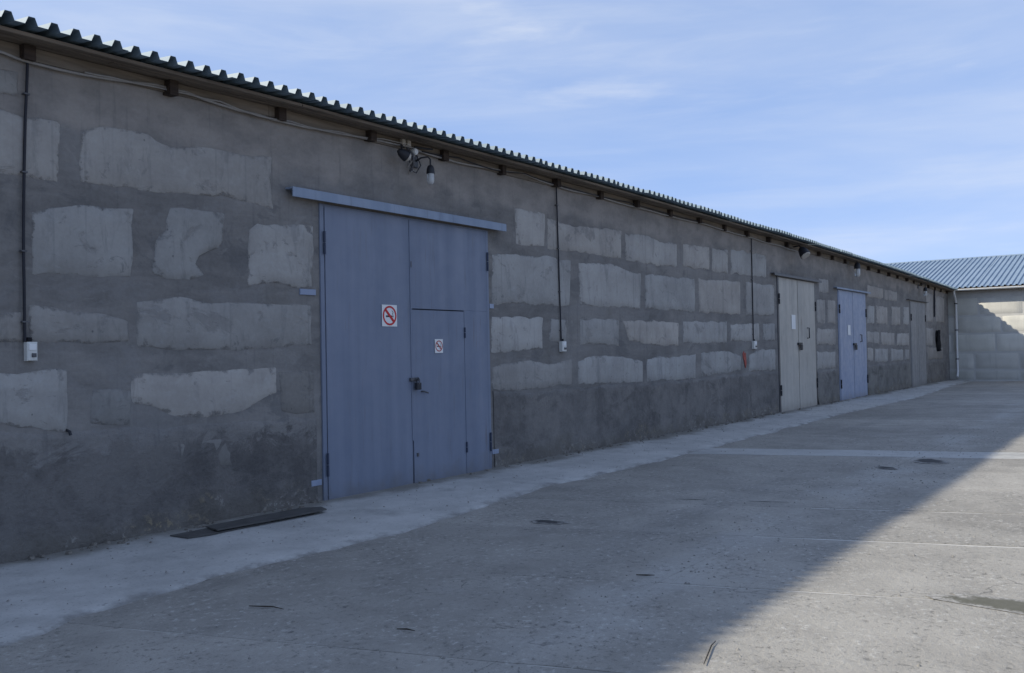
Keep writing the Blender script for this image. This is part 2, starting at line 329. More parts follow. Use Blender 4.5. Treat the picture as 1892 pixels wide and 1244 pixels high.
M = dict(
 plaster=mat_plaster(), block=mat_block(), plinth=mat_plinth(), yard=mat_yard(),
 apron=mat_pale('apron_concrete', (.385, .378, .360), (.540, .530, .505), .55, True),
 sand=mat_pale('joint_sand', (.42, .405, .37), (.56, .54, .50), .4),
 strip=mat_pale('strip_concrete', (.37, .365, .35), (.47, .465, .445), .35),
 gate1=mat_paint('blue_grey_paint', (.160, .188, .248), (.204, .230, .292), .55, .22),
 gate2=mat_paint('beige_grey_paint', (.370, .350, .312), (.462, .434, .382), .6, .5, (.15, .125, .10)),
 gate3=mat_paint('violet_blue_paint', (.240, .282, .380), (.292, .336, .432), .5, .2),
 gate4=mat_paint('dull_grey_paint', (.200, .200, .200), (.260, .258, .250), .6, .4),
 rail=mat_paint('pale_blue_paint', (.205, .255, .335), (.265, .315, .395), .5, .35),
 hblue=mat_plain('worn_hinge_paint', (.040, .052, .085), .6, .3), dark=mat_plain('dark_metal', (.022, .023, .028), .55, .4), iron=mat_plain('grey_iron', (.10, .10, .105), .5, .4, .3),
 black=mat_plain('black_rubber', (.014, .014, .016), .8, .2), plate=mat_plain('tarred_sheet', (.095, .092, .088), .85, .2, 0, .5, 6),
 roof=mat_roof('roof_blue_green', (.150, .215, .265), (.195, .265, .315), .58),
 froof=mat_roof('far_roof_blue', (.185, .250, .325), (.225, .290, .365), .5),
 wood=mat_wood('old_timber', (.120, .095, .072), (.235, .190, .145)), wood2=mat_wood('dark_timber', (.034, .026, .022), (.072, .052, .040)),
 plate_w=mat_wood('weathered_boards', (.150, .128, .104), (.260, .222, .180)),
 cable=mat_plain('grey_cable', (.31, .29, .265), .6), conduit=mat_plain('black_conduit', (.022, .023, .030), .6),
 white=mat_plain('white_plastic', (.62, .62, .58), .5, .3, 0, .10), paper=mat_plain('paper', (.74, .74, .72), .8, .2, 0, .06),
 red=mat_plain('red_paint', (.52, .035, .035), .6, .3, 0, .2), redf=mat_plain('faded_red', (.42, .12, .11), .7), ink=mat_plain('black_ink', (.04, .04, .045), .7),
 glass=mat_glass(), ceramic=mat_plain('pale_ceramic', (.45, .42, .37), .5), fb=mat_fb(), fwall=mat_plain('far_mortar', (.48, .47, .44), .92, .2, 0, .2, 3),
 wpaint=mat_plain('white_paint', (.70, .70, .68), .5, .3, 0, .1), wet=mat_spot('damp_concrete', (.085, .082, .062), (.15, .145, .12)),
 recess=mat_plain('recess', (.055, .055, .056), .8, .2, 0, .35, 8), darksp=mat_spot('dark_spot', (.035, .035, .036), (.085, .083, .08)), twig=mat_plain('twig', (.05, .042, .034), .9), stone=mat_plain('pebble', (.24, .23, .21), .9, .2, 0, .3, 4),  # opens with the dark colours that imitate crack and pothole hollows
 rubble=mat_plain('render_crumbs', (.185, .170, .148), .95, .1, 0, .5, 9), earth=mat_plain('earth', (.20, .185, .16), .95, .1, 0, .3, .5), redcloth=mat_plain('red_oxide', (.34, .085, .065), .7, .2, 0, .3, 15),
)

# ------------------------------------------------------------------ data (metres: along the wall, height)
BLOCKS = [
(1.0,[(2.965,3.418),(3.192,3.438),(3.35,3.429),(3.633,3.444)],[(2.962,2.965),(3.188,2.967),(3.427,2.982),(3.615,2.955)],[],[]),
(0.72,[(3.042,3.716),(3.195,3.754),(3.321,3.756)],[(3.04,3.539),(3.193,3.573),(3.319,3.56)],[],[]),
(1.0,[(3.817,3.392),(4.048,3.472),(4.391,3.477),(4.545,3.401),(5.101,3.484),(5.466,3.469),(5.725,3.501)],[(3.804,3.017),(3.949,3.016),(4.284,2.995),(4.487,2.985),(5.094,3.045),(5.716,3.02)],[],[]),
(0.85,[(3.424,2.701),(3.591,2.751),(3.855,2.804),(4.257,2.816)],[(3.419,2.216),(3.629,2.262),(3.894,2.226),(4.225,2.263)],[],[]),
(0.8,[(4.601,2.857),(4.919,2.885),(5.162,2.883)],[(4.452,2.3),(4.592,2.242),(4.77,2.251),(4.956,2.321)],[(4.561,2.676),(4.482,2.598)],[(5.158,2.6),(4.941,2.502),(4.845,2.436)]),
(1.0,[(5.453,2.75),(5.55,2.843),(5.847,2.864),(6.246,2.884)],[(5.433,2.272),(5.835,2.256),(6.234,2.259)],[],[]),
(0.7,[(2.953,1.896),(3.178,1.889),(3.343,1.934)],[(2.951,1.727),(3.176,1.715),(3.353,1.715)],[],[]),
(0.8,[(3.396,1.964),(3.583,1.983),(3.712,1.943),(3.936,1.927),(4.196,1.878)],[(3.394,1.727),(3.58,1.698),(3.888,1.688),(4.194,1.706)],[],[]),
(0.85,[(4.296,2.028),(4.526,2.073),(4.74,2.09),(5.078,2.053),(5.568,2.059),(6.215,2.063)],[(4.292,1.669),(4.679,1.633),(5.072,1.63),(5.691,1.651),(6.208,1.675)],[],[]),
(1.05,[(2.949,1.479),(3.174,1.464),(3.412,1.457),(3.681,1.483)],[(2.947,1.138),(3.171,1.101),(3.327,1.028),(3.676,1.003)],[],[]),
(1.1,[(4.229,1.414),(4.517,1.423),(4.785,1.424),(5.246,1.441),(5.753,1.438)],[(4.236,1.176),(4.436,1.137),(4.565,1.068),(4.834,1.02),(5.062,1.009),(5.362,1.039),(5.742,1.189)],[],[]),
(0.6,[(3.883,1.302),(4.022,1.313),(4.213,1.273)],[(3.858,1.05),(4.018,1.011),(4.209,1.001)],[],[]),
(0.5,[(3.486,0.718),(3.786,0.7),(4.205,0.67)],[(3.442,0.449),(3.783,0.372),(4.2,0.322)],[],[]),
(0.5,[(5.785,1.384),(6.024,1.387),(6.238,1.37)],[(5.812,1.01),(6.016,0.969),(6.229,0.972)],[],[]),
(0.5,[(4.667,0.799),(5.058,0.801),(5.675,0.808)],[(4.69,0.558),(5.054,0.554),(5.671,0.546)],[],[]),
(1.05,[(9.854,3.484),(10.217,3.505),(10.569,3.484)],[(9.839,3.019),(10.2,3.013),(10.552,3.02)],[],[]),
(1.0,[(10.651,3.447),(11.351,3.394),(11.988,3.451),(12.801,3.472)],[(10.635,3.011),(11.337,3.029),(11.808,3.041),(12.782,3.03)],[],[]),
(0.95,[(12.946,3.451),(13.715,3.497),(14.225,3.431),(14.881,3.46)],[(12.927,3.023),(13.792,3.011),(14.859,3.035)],[],[]),
(1.0,[(15.179,3.476),(16.335,3.502)],[(15.158,3.065),(16.309,3.058)],[],[]),
(0.95,[(16.465,3.492),(17.256,3.524)],[(16.44,3.066),(17.228,3.06)],[],[]),
(1.0,[(17.429,3.56),(19.461,3.582)],[(17.399,3.071),(19.43,3.121)],[],[]),
(0.97,[(9.31,2.831),(9.935,2.872),(10.465,2.898),(11.24,2.884)],[(9.29,2.2),(10.44,2.208),(11.184,2.208)],[],[]),
(0.97,[(11.469,2.86),(12.302,2.917),(12.828,2.848),(13.447,2.832)],[(11.491,2.25),(12.446,2.246),(13.42,2.239)],[],[]),
(0.97,[(13.623,2.815),(14.626,2.836),(15.62,2.841)],[(13.596,2.244),(14.596,2.243),(15.587,2.239)],[],[]),
(0.93,[(15.817,2.862),(16.831,2.896),(17.887,2.93)],[(15.808,2.245),(17.845,2.251)],[],[]),
(0.9,[(18.22,2.925),(19.938,2.94)],[(18.176,2.236),(19.891,2.275)],[],[]),
(1.12,[(9.272,2.016),(9.78,2.02),(10.461,2.018)],[(9.258,1.558),(9.891,1.566),(10.445,1.583)],[],[]),
(0.85,[(10.669,2.007),(11.116,1.999)],[(10.63,1.713),(11.058,1.633)],[],[]),
(0.9,[(11.482,2.022),(12.666,2.026)],[(11.468,1.656),(12.648,1.634)],[],[]),
(0.98,[(12.792,2.028),(13.746,2.036),(14.874,2.025)],[(13.015,1.694),(13.726,1.629),(14.853,1.614)],[],[]),
(0.98,[(15.08,2.038),(17.111,2.06)],[(15.061,1.672),(17.087,1.646)],[],[]),
(0.95,[(17.335,2.019),(18.925,2.064)],[(17.315,1.689),(18.9,1.687)],[],[]),
(0.85,[(19.188,2.044),(19.911,2.054)],[(19.165,1.71),(19.887,1.71)],[],[]),
(0.85,[(9.275,1.361),(9.886,1.419),(10.687,1.365),(11.214,1.417)],[(9.266,1.066),(9.873,1.024),(10.399,1.045),(11.2,1.058)],[],[]),
(0.97,[(11.396,1.405),(11.906,1.462),(12.766,1.449),(13.457,1.366)],[(11.382,1.05),(13.44,1.012)],[],[]),
(0.97,[(13.615,1.391),(14.553,1.403),(15.591,1.427)],[(13.597,1.006),(15.568,1.002)],[],[]),
(0.95,[(15.863,1.454),(17.022,1.494),(17.818,1.362)],[(15.839,1.013),(17.801,1.082)],[],[]),
(0.97,[(18.307,1.389),(18.82,1.476),(19.907,1.489)],[(18.286,1.068),(19.875,1.036)],[],[]),
(1.0,[(23.301,3.287),(24.097,3.288)],[(23.272,2.936),(24.068,2.942)],[],[]),
(0.9,[(23.075,2.747),(23.765,2.744)],[(23.027,2.151),(23.715,2.148)],[],[]),
(0.9,[(24.004,2.753),(24.691,2.763)],[(23.952,2.151),(24.637,2.147)],[],[]),
(0.95,[(23.013,1.985),(24.623,1.986)],[(22.981,1.599),(24.587,1.578)],[],[]),
(0.9,[(22.964,1.392),(24.569,1.374)],[(22.929,0.967),(24.534,0.967)],[],[]),
(0.95,[(28.041,3.353),(29.941,3.326)],[(28.005,2.993),(29.908,3.015)],[],[]),
(0.9,[(30.149,3.319),(31.841,3.305)],[(30.116,3.005),(31.805,2.994)],[],[]),
(0.95,[(27.977,2.715),(28.803,2.724)],[(27.926,2.211),(28.749,2.206)],[],[]),
(0.95,[(29.067,2.748),(30.443,2.755)],[(29.012,2.21),(30.384,2.213)],[],[]),
(0.95,[(31.028,2.79),(32.252,2.808)],[(30.963,2.203),(32.182,2.201)],[],[]),
(0.9,[(32.733,2.822),(33.562,2.827)],[(32.663,2.226),(33.491,2.237)],[],[]),
(0.95,[(27.9,1.951),(29.316,1.944)],[(27.868,1.627),(29.279,1.589)],[],[]),
(0.95,[(29.587,1.946),(31.303,1.921)],[(29.546,1.554),(31.259,1.528)],[],[]),
(0.95,[(31.683,1.924),(33.452,1.915)],[(31.638,1.526),(33.404,1.517)],[],[]),
(0.92,[(27.852,1.465),(28.542,1.443)],[(27.813,1.078),(28.503,1.064)],[],[]),
(0.92,[(28.799,1.425),(30.368,1.411)],[(28.758,1.026),(30.324,1.012)],[],[]),
(0.95,[(30.801,1.407),(32.483,1.374)],[(30.758,1.02),(32.442,1.025)],[],[]),
(0.9,[(32.806,1.371),(33.386,1.366)],[(32.765,1.019),(33.345,1.027)],[],[]),
(0.85,[(36.559,3.487),(37.765,3.454)],[(36.416,2.399),(37.622,2.398)],[],[]),
(0.85,[(38.395,3.437),(40.056,3.414)],[(38.253,2.408),(39.912,2.412)],[],[]),
(0.85,[(36.384,2.154),(37.588,2.145)],[(36.299,1.502),(37.5,1.496)],[],[]),
(0.75,[(36.483,1.419),(39.536,1.376)],[(36.424,0.971),(39.476,0.96)],[],[])]
CABLE = [(2.896,3.878),(3.196,3.869),(3.394,3.849),(3.822,3.856),(4.448,3.921),(4.767,3.927),(5.108,3.888),(5.537,3.885),(5.934,3.874),(6.59,3.916),(7.242,3.935),(7.688,3.952),(8.165,3.918),(9.24,3.942),(9.973,3.996),(10.853,3.933),(11.845,3.946),(13.636,3.923),(16.102,3.932),(18.532,3.895),(20.365,3.876),(21.51,3.842)]
CABLE2 = [(3.822,3.873),(4.053,3.884),(4.448,3.898),(4.767,3.908),(5.108,3.913),(5.536,3.869),(5.934,3.895),(6.589,3.893),(7.242,3.96),(7.688,3.978)]
PLR = [(9.242,1.053),(9.872,0.995),(10.397,0.999),(11.258,1.007),(12.221,0.999),(13.497,0.983),(15.689,0.978),(17.856,1.013),(19.978,0.997)]
PLL = [(2.946,1.04),(3.17,1.029),(3.407,1.001),(3.68,0.986),(3.925,0.992),(4.258,0.974),(4.669,0.965),(5.36,0.937),(5.81,0.93),(6.301,0.911)]

XL, XR = -12.0, 40.9
EAVE = [(-14, 3.97), (3, 3.985), (6, 4.03), (12, 4.055), (15, 4.045), (20, 4.02), (29, 3.93), (37, 3.80), (41, 3.74)]
def eave(x): return interp(EAVE, x)
GATES = [(6.33, 9.20, 3.13), (20.10, 22.86, 3.17), (24.90, 27.72, 3.08), (33.68, 36.15, 3.07)]

# ------------------------------------------------------------------ ground, yard, apron
g = MB(); n = 24; S = 1500.0
g.add([(-S, -S, -.16), (S, -S, -.16), (S, S, -.16), (-S, S, -.16)], [(0, 1, 2, 3)])
tag(g.build('ground', M['earth']), kind='structure')
yard = MB().box(-14, 41.1, -16.5, -.25, -.15, -.0054).build('yard', M['sand']); tag(yard, kind='structure')
JC = [-11.9, -10.2, -8.5, -6.7, -5.0, -3.3, -1.6, .15, 1.9, 3.6, 5.37, 7.12, 8.64, 10.2, 11.7, 13.2, 14.0, 16.2, 18.2, 20.3, 22.5, 25.1, 27.8, 30.5, 33.1, 35.8, 38.5, 41.2]
SK = .33
STRIPS = [(-.9, -4.28), (-4.28, -7.35), (-7.35, -10.4), (-10.4, -13.4), (-13.4, -16.4)]
def skx(c, y): return c-SK*(y+4.3)
def slab(c0, c1, y0, y1, mat, name, parent, seed, gap=.016, top=0.0):
    nx, ny = 8, 12; V = []; F = []
    tilt = (random.uniform(-.0007, .0007), random.uniform(-.0007, .0007)); dz = random.uniform(-.002, .0015)+top
    cm = (c0+c1)/2; ym = (y0+y1)/2
    for j in range(ny+1):
        for i in range(nx+1):
            a = i/nx; q = j/ny
            # ring of verts close to the rim
            a = (0, .012, .14, .32, .5, .68, .86, .988, 1)[i]; q = (0, .006, .08, .18, .29, .40, .5, .60, .71, .82, .92, .994, 1)[j]
            y = lerp(y0-.0008, y1+.0008, q); c = lerp(c0+gap, c1-gap, a)
            x = min(skx(c, y), 41.1)
            rim = (i in (0, nx)) or (j in (0, ny))
            if rim:
                w = .012*nz(x*3+seed, y*3)+.008*nz(x*11, y*11+seed)
                if i in (0, nx): x += w
            z = dz+(x-skx(cm, ym))*tilt[0]+(y-ym)*tilt[1]+.0015*nz(x*.8, y*.8, seed) - (.002 if i in (0, nx) else .001 if rim else 0)
            V.append((x, y, z))
    for j in range(ny):
        for i in range(nx):
            k = j*(nx+1)+i; F.append((k, k+nx+1, k+nx+2, k+1))
    # skirt
    ringi = list(range(nx+1))+[j*(nx+1)+nx for j in range(1, ny+1)]+[ny*(nx+1)+i for i in range(nx-1, -1, -1)]+[j*(nx+1) for j in range(ny-1, 0, -1)]
    b0 = len(V); V += [(V[k][0], V[k][1], -.14) for k in ringi]; L = len(ringi)
    F += [(ringi[i], ringi[(i+1) % L], b0+(i+1) % L, b0+i) for i in range(L)]
    m = MB(); m.add(V, F); o = m.build(name, mat, parent); return o
for si, (y0, y1) in enumerate(STRIPS):
    for ci, (c0, c1) in enumerate(zip(JC, JC[1:])):
        if si > 2 and (c0 < -6 or c0 > 30): continue
        if abs(c0-13.2) < .01: slab(c0, c1, y0, y1, M['strip'], 'concrete_strip', yard, ci*7.1+si*31, .004)
        else: slab(c0, c1, y0, y1, M['yard'], 'slab', yard, ci*7.1+si*31, .026 if (si == 1 and 5 < c0 < 9) else .010 if c0 > 14 else .0035)
# apron of poured concrete along the foot of the wall
AP = [(-12, -1.75), (0, -1.9), (2.3, -1.89), (3.22, -1.66), (4.07, -1.66), (4.86, -1.64), (5.74, -1.70), (7.17, -1.49), (8.32, -1.38), (11.7, -1.41), (14.2, -1.39), (20.8, -1.24), (27.8, -1.40), (35, -1.0), (40, -.75)]
V = []; F = []; EA = []; NX = 420; QY = (0, .12, .3, .5, .7, .85, .94, .98, 1.0)
for i in range(NX+1):
    x = lerp(XL, 41.2, i/NX); ye = interp(AP, x)+.09*nz(x*1.1, 5)+.05*nz(x*3.7, 9)+.02*nz(x*9, 2)
    for j, q in enumerate(QY):
        y = lerp(.10, ye, q); h = .050*(1-q)**.7+.010*(1 if q < .96 else 0)+.012*nz(x*1.3, y*1.8, 3)*(1-q*.6)+.006*nz(x*4, y*4, 8)
        if q == 1.0: h = -.02
        V.append((x, y, h)); EA.append(abs(y-ye))
m = MB(); W = len(QY)
m.add(V, [(i*W+j, i*W+j+1, (i+1)*W+j+1, (i+1)*W+j) for i in range(NX) for j in range(W-1)], True)
tag(m.build('apron', M['apron'], None, EA), kind='structure')

# ------------------------------------------------------------------ long storehouse
house = empty('storehouse', (14.0, 0.0, 0.0))
tag(house, 'long low grey concrete block storehouse with patchy plaster and a corrugated eave', 'storehouse')
# front wall: plaster face with gate openings, gently uneven
def wall_grid():
    xs = [XL]; step = .16
    cuts = sorted([XL, XR]+[g_[0] for g_ in GATES]+[g_[1] for g_ in GATES])
    for a, b in zip(cuts, cuts[1:]):
        k = max(1, int((b-a)/step)); xs += [lerp(a, b, (i+1)/k) for i in range(k)]
    m = MB(); zc = sorted(set([round(i*.16, 3) for i in range(0, 25)]+[3.07, 3.08, 3.13, 3.17])); zc = [z-.1 if z == 0 else z for z in zc]
    idx = {}
    def gv(i, j):
        if (i, j) not in idx:
            x = xs[i]; z = zc[j]
            if j == len(zc)-1: z = eave(x)+.02
            idx[(i, j)] = len(m.v); m.v.append((x, .006*nz(x*.7, z*.9, 1)+.0035*nz(x*2.6, z*2.6, 4), z))
        return idx[(i, j)]
    for i in range(len(xs)-1):
        xm = (xs[i]+xs[i+1])/2
        for j in range(len(zc)-1):
            zm = (zc[j]+zc[j+1])/2
            if any(a < xm < b and zm < h for a, b, h in GATES): continue
            m.f.append((gv(i, j), gv(i+1, j), gv(i+1, j+1), gv(i, j+1))); m.sm.append(True)
    for a, b, h in GATES:  # reveals
        m.add([(a, .01, -.1), (a, .35, -.1), (a, .35, h), (a, .01, h), (b, .01, -.1), (b, .35, -.1), (b, .35, h), (b, .01, h)], [(0, 1, 2, 3), (7, 6, 5, 4), (3, 2, 6, 7)])
    # end faces, rear
    for x in (XL, XR):
        k = len(m.v); m.add([(x, .0, -.1), (x, 10, -.1), (x, 10, eave(x)+.02), (x, 5, eave(x)+.38), (x, 0, eave(x)+.02)], [(0, 1, 2, 3, 4)])
    m.add([(XL, 10, -.1), (XR, 10, -.1), (XR, 10, eave(XR)), (XL, 10, eave(XL))], [(3, 2, 1, 0)])
    return m
wall = wall_grid().build('wall', M['plaster'], house)
def patch(top, bot, left, right, seed, plane='y', base=0.0, proud=.011, cell=.09, jit=.032, grow=.022):
    """one exposed block face: a Coons patch between four ragged curves; returns MB and the edge-distance attribute"""
    L = [top[0]]+left+[bot[0]]; Rr = [top[-1]]+right+[bot[-1]]
    def curve(pts):
        d = [0.0]
        for a, b in zip(pts, pts[1:]): d.append(d[-1]+math.hypot(b[0]-a[0], b[1]-a[1]))
        T = d[-1] or 1
        def c(t):
            s = t*T
            for i in range(len(pts)-1):
                if s <= d[i+1] or i == len(pts)-2:
                    q = (s-d[i])/max(1e-6, d[i+1]-d[i]); return (lerp(pts[i][0], pts[i+1][0], q), lerp(pts[i][1], pts[i+1][1], q))
        return c, T
    xm = sum(q[0] for q in top+bot)/len(top+bot); zm = sum(q[1] for q in top+bot)/len(top+bot)
    gx = 1+2*grow/max(.1, max(q[0] for q in top+bot)-min(q[0] for q in top+bot)); gz = 1+2*grow/max(.1, max(q[1] for q in top)-min(q[1] for q in bot))
    top, bot, L, Rr = [[(xm+(a-xm)*gx, zm+(c_-zm)*gz) for a, c_ in P] for P in (top, bot, L, Rr)]
    ct, lt = curve(top); cb_, lb = curve(bot); cl, ll = curve(L); cr, lr = curve(Rr)
    nx = max(6, min(40, int(max(lt, lb)/cell))); ny = max(5, min(16, int(max(ll, lr)/cell)))
    wid = max(lt, lb); hei = max(ll, lr)
    e1 = .03/max(wid, .2); e2 = .03/max(hei, .2)
    us = [0, e1]+[lerp(e1, 1-e1, i/(nx-2)) for i in range(1, nx-2)]+[1-e1, 1]
    vs_ = [0, e2]+[lerp(e2, 1-e2, i/(ny-2)) for i in range(1, ny-2)]+[1-e2, 1]
    m = MB(); E = []
    jit = min(jit, .06*hei)
    for v in vs_:
        for u in us:
            a, b = ct(u), cb_(u); l, r = cl(v), cr(v)
            P00, P10, P01, P11 = top[0], top[-1], bot[0], bot[-1]
            q = [lerp(a[k], b[k], v)+lerp(l[k], r[k], u)-(lerp(lerp(P00[k], P10[k], u), lerp(P01[k], P11[k], u), v)) for k in (0, 1)]
            x, z = q
            d = min(min(u, 1-u)*wid, min(v, 1-v)*hei)
            k = max(0, 1-d/.15)
            x += k*jit*(nz(x*5, z*5, seed)+.6*nz(x*14, z*14, seed)); z += k*jit*(nz(x*4, z*4, seed+9)*1.3+.6*nz(x*13, z*13, seed+5))
            s = min(1, d/.03)
            off = lerp(.012, -proud, s)-.003*nz(x*2, z*2, seed)*s
            m.v.append((x, base+off, z) if plane == 'y' else (base+off, x, z)); E.append(min(d, .15))
    A = len(us)
    for j in range(len(vs_)-1):
        for i in range(A-1):
            k = j*A+i; f = (k, k+A, k+A+1, k+1)
            m.f.append(f if plane == 'y' else f[::-1]); m.sm.append(True)
    return m, E
for i, (tone, top, bot, left, right) in enumerate(BLOCKS):
    m, E = patch(top, bot, left, right, i*3.7)
    o = m.build('block', M['block'], wall, E)
    t = tone*random.uniform(.92, 1.08); w = random.uniform(-.03, .035); o.color = (t*(1+w), t, t*(1-w), 1)
# further blocks of the wall left of the picture, so that the courses go on
for r_, z0 in enumerate((.55, 1.12, 1.70, 2.28, 2.86)):
    x = XL+.3+(r_ % 2)*1.0
    while x < 1.2:
        L_ = random.uniform(1.5, 2.1)
        if random.random() < .75:
            m, E = patch([(x, z0+.44), (x+L_, z0+.44)], [(x, z0), (x+L_, z0)], [], [], x*2.1+r_); o = m.build('block', M['block'], wall, E); t = random.uniform(.75, 1.05); o.color = (t, t, t, 1)
        x += L_+.2
# plinth coats between the gates
def plinth(xa, xb, prof, tone, seed, blend=1.0):
    nx = int((xb-xa)/.10); V = []; E = []; QZ = (-.1, 0, .06, .15, .28, .42, .56, .70, .84, .93, .98, 1.0)
    for i in range(nx+1):
        x = lerp(xa, xb, i/nx); zt = prof(x)+.05*nz(x*2.1, seed)+.025*nz(x*6, seed+3)
        for q in QZ:
            z = q*zt; d = -.012 if 0 <= q < .97 else (.004 if q == 1 else -.012)
            if q <= .28: d -= .030*(1-max(q, 0)/.30)*(.5+nz(x*1.7, z*5, seed))+.016*nz(x*6, z*8, seed)*(1-max(q, 0)/.3)
            V.append((x, d+.003*nz(x*3, z*3, seed), z)); E.append(max(0, (zt-z))*blend)
    m = MB(); W = len(QZ); m.add(V, [(i*W+j, (i+1)*W+j, (i+1)*W+j+1, i*W+j+1) for i in range(nx) for j in range(W-1)], True)
    o = m.build('plinth', M['plinth'], house, E); o.color = (*tone, 1); return o
plinth(XL, 6.25, lambda x: interp(PLL, x), (1.1, 1.08, 1.08), 1, .55)
plinth(9.27, 20.02, lambda x: interp(PLR, x), (1.38, 1.36, 1.34), 11, 1.6)
plinth(22.94, 24.82, lambda x: .92, (1.4, 1.4, 1.36), 21)
plinth(27.80, 33.6, lambda x: .95, (1.4, 1.42, 1.36), 31)
plinth(36.2, 39.98, lambda x: .90, (1.4, 1.4, 1.36), 41)

# --- gates: a frame mesh each, with leaves, hinges and locks
def hinge(x, z, y, parent, L=.16, r=.016, mat='dark'):
    m = MB(); m.tube([(x, y, z-L/2), (x, y, z-.004)], r, 10); m.tube([(x, y, z+.004), (x, y, z+L/2)], r, 10)
    return m.build('hinge', M[mat], parent)
def leaf(x0, x1, z0, z1, y, mat, name, parent, seed, notch=None):
    nx = max(6, int((x1-x0)/.08)); nz_ = max(8, int((z1-z0)/.12)); V = []; F = []
    for j in range(nz_+1):
        for i in range(nx+1):
            x = lerp(x0, x1, i/nx); z = lerp(z0, z1, j/nz_); e = min(i, nx-i, j, nz_-j) > 0
            V.append((x, y+(.004*nz(x*2.2, z*1.3, seed)+.0035*nz(x*5, z*.6, seed+4) if e else 0), z))
    for j in range(nz_):
        for i in range(nx):
            xm = lerp(x0, x1, (i+.5)/nx); k = j*(nx+1)+i; F.append((k, k+1, k+nx+2, k+nx+1))
    m = MB(); m.add(V, F, True)
    A = len(V); m.add([(x0, y, z0), (x1, y, z0), (x1, y, z1), (x0, y, z1), (x0, y+.045, z0), (x1, y+.045, z0), (x1, y+.045, z1), (x0, y+.045, z1)],
       [(0, 4, 5, 1), (1, 5, 6, 2), (2, 6, 7, 3), (3, 7, 4, 0), (7, 6, 5, 4)])
    return m.build(name, mat, parent)
def gate_frame(x0, x1, h, mat, label, top=True):
    m = MB(); m.box(x0, x0+.055, -.022, .10, -.02, h, .004); m.box(x1-.055, x1, -.022, .10, -.02, h, .004)
    m.box(x0+.0552, x1-.0552, -.021, .10, h-.05, h, .004); m.box(x0+.0552, x1-.0552, .0, .10, -.05, .028, .004)
    # dark closed space right behind the leaves
    m.box(x0+.01, x1-.01, .16, .20, -.05, h-.005)
    o = m.build('gate', mat, house); o['label'] = label; return o
# main gate
g1 = gate_frame(6.33, 9.20, 3.13, M['gate1'], 'blue-grey steel double gate with a wicket door and two signs')
leaf(6.39, 7.682, .03, 3.105, -.030, M['gate1'], 'leaf', g1, 1)
# right leaf around the wicket: three sheets of one leaf
m = MB(); m.box(7.700, 9.138, -.030, .02, 2.075, 3.105, .003); m.box(8.670, 9.138, -.0302, .02, .03, 2.0748, .003)
lr_ = m.build('leaf', M['gate1'], g1)
leaf(7.704, 8.658, .035, 2.062, -.033, M['gate1'], 'wicket_door', g1, 5)
MB().box(7.676, 7.698, -.039, -.031, .55, 3.10, .002).build('cover_strip', M['gate1'], g1)
m = MB()  # overhanging angle rail above the gate
m.box(5.90, 9.48, -.115, -.002, 3.215, 3.232, 0); m.box(5.90, 9.48, -.118, -.104, 3.135, 3.2145, 0)
m.build('header_rail', M['rail'], g1)
m = MB(); m.tube([(6.0, -.06, 3.17), (9.4, -.06, 3.17)], .018, 8); m.build('track_bar', M['dark'], g1)
for x, z in ((6.372, 2.72), (6.372, .42), (9.158, 2.72), (9.158, .40)): hinge(x, z, -.042, g1, .24, .013, 'hblue')
for x, z in ((8.664, 1.80), (8.664, .38)): hinge(x, z, -.042, g1, .13, .012, 'hblue')
for x0, x1, z in ((6.06, 6.27, 2.20), (6.17, 6.31, .25), (9.22, 9.36, .26), (9.22, 9.31, 2.15)):
    MB().box(x0, x1, -.016, .01, z-.03, z+.03, .003).build('anchor_strap', M['gate3'], g1)
m = MB(); m.box(7.64, 7.78, -.062, -.034, 1.235, 1.275, .004); m.tube([(7.735, -.075, 1.25), (7.735, -.10, 1.25), (7.735, -.10, 1.20)], .008, 6)
m.build('hasp', M['iron'], g1)
m = MB(); m.box(7.695, 7.775, -.105, -.065, 1.135, 1.215, .008); m.tube([(7.712, -.085, 1.21), (7.712, -.085, 1.25), (7.735, -.085, 1.27), (7.758, -.085, 1.25), (7.758, -.085, 1.21)], .007, 6)
m.build('padlock', M['dark'], g1)
m = MB(); m.tube([(7.84, -.035, 1.11), (7.84, -.075, 1.11), (7.92, -.075, 1.09)], .009, 6); m.build('door_handle', M['iron'], g1)
m = MB(); m.box(7.745, 7.775, -.048, -.034, .36, .40, .004); m.build('keeper', M['iron'], g1)
MB().box(7.690, 7.7, -.045, -.031, 2.55, 2.62).build('bolt_plate', M['iron'], g1)
# grey gate
g2 = gate_frame(20.10, 22.86, 3.17, M['iron'], 'beige-grey steel double gate with a white notice on its left leaf')
leaf(20.17, 21.462, .03, 3.14, -.028, M['gate2'], 'leaf', g2, 11); leaf(21.50, 22.79, .03, 3.14, -.028, M['gate2'], 'leaf', g2, 13)
m = MB(); m.box(19.72, 23.20, -.10, -.002, 3.205, 3.222); m.box(19.72, 23.20, -.103, -.088, 3.165, 3.2045); m.build('header_rail', M['iron'], g2)
for x, z in ((20.14, 2.65), (20.14, .55), (22.82, 2.55), (22.82, .62)): hinge(x, z, -.045, g2, .24, .020)
m = MB(); m.box(21.38, 21.66, -.07, -.03, 1.58, 1.64, .004); m.box(21.46, 21.60, -.10, -.071, 1.46, 1.59, .01); m.build('padlock', M['dark'], g2)
m = MB(); m.tube([(22.15, -.03, 2.00), (22.15, -.08, 2.00), (22.15, -.08, 1.75), (22.15, -.03, 1.75)], .014, 6); m.build('door_handle', M['dark'], g2)
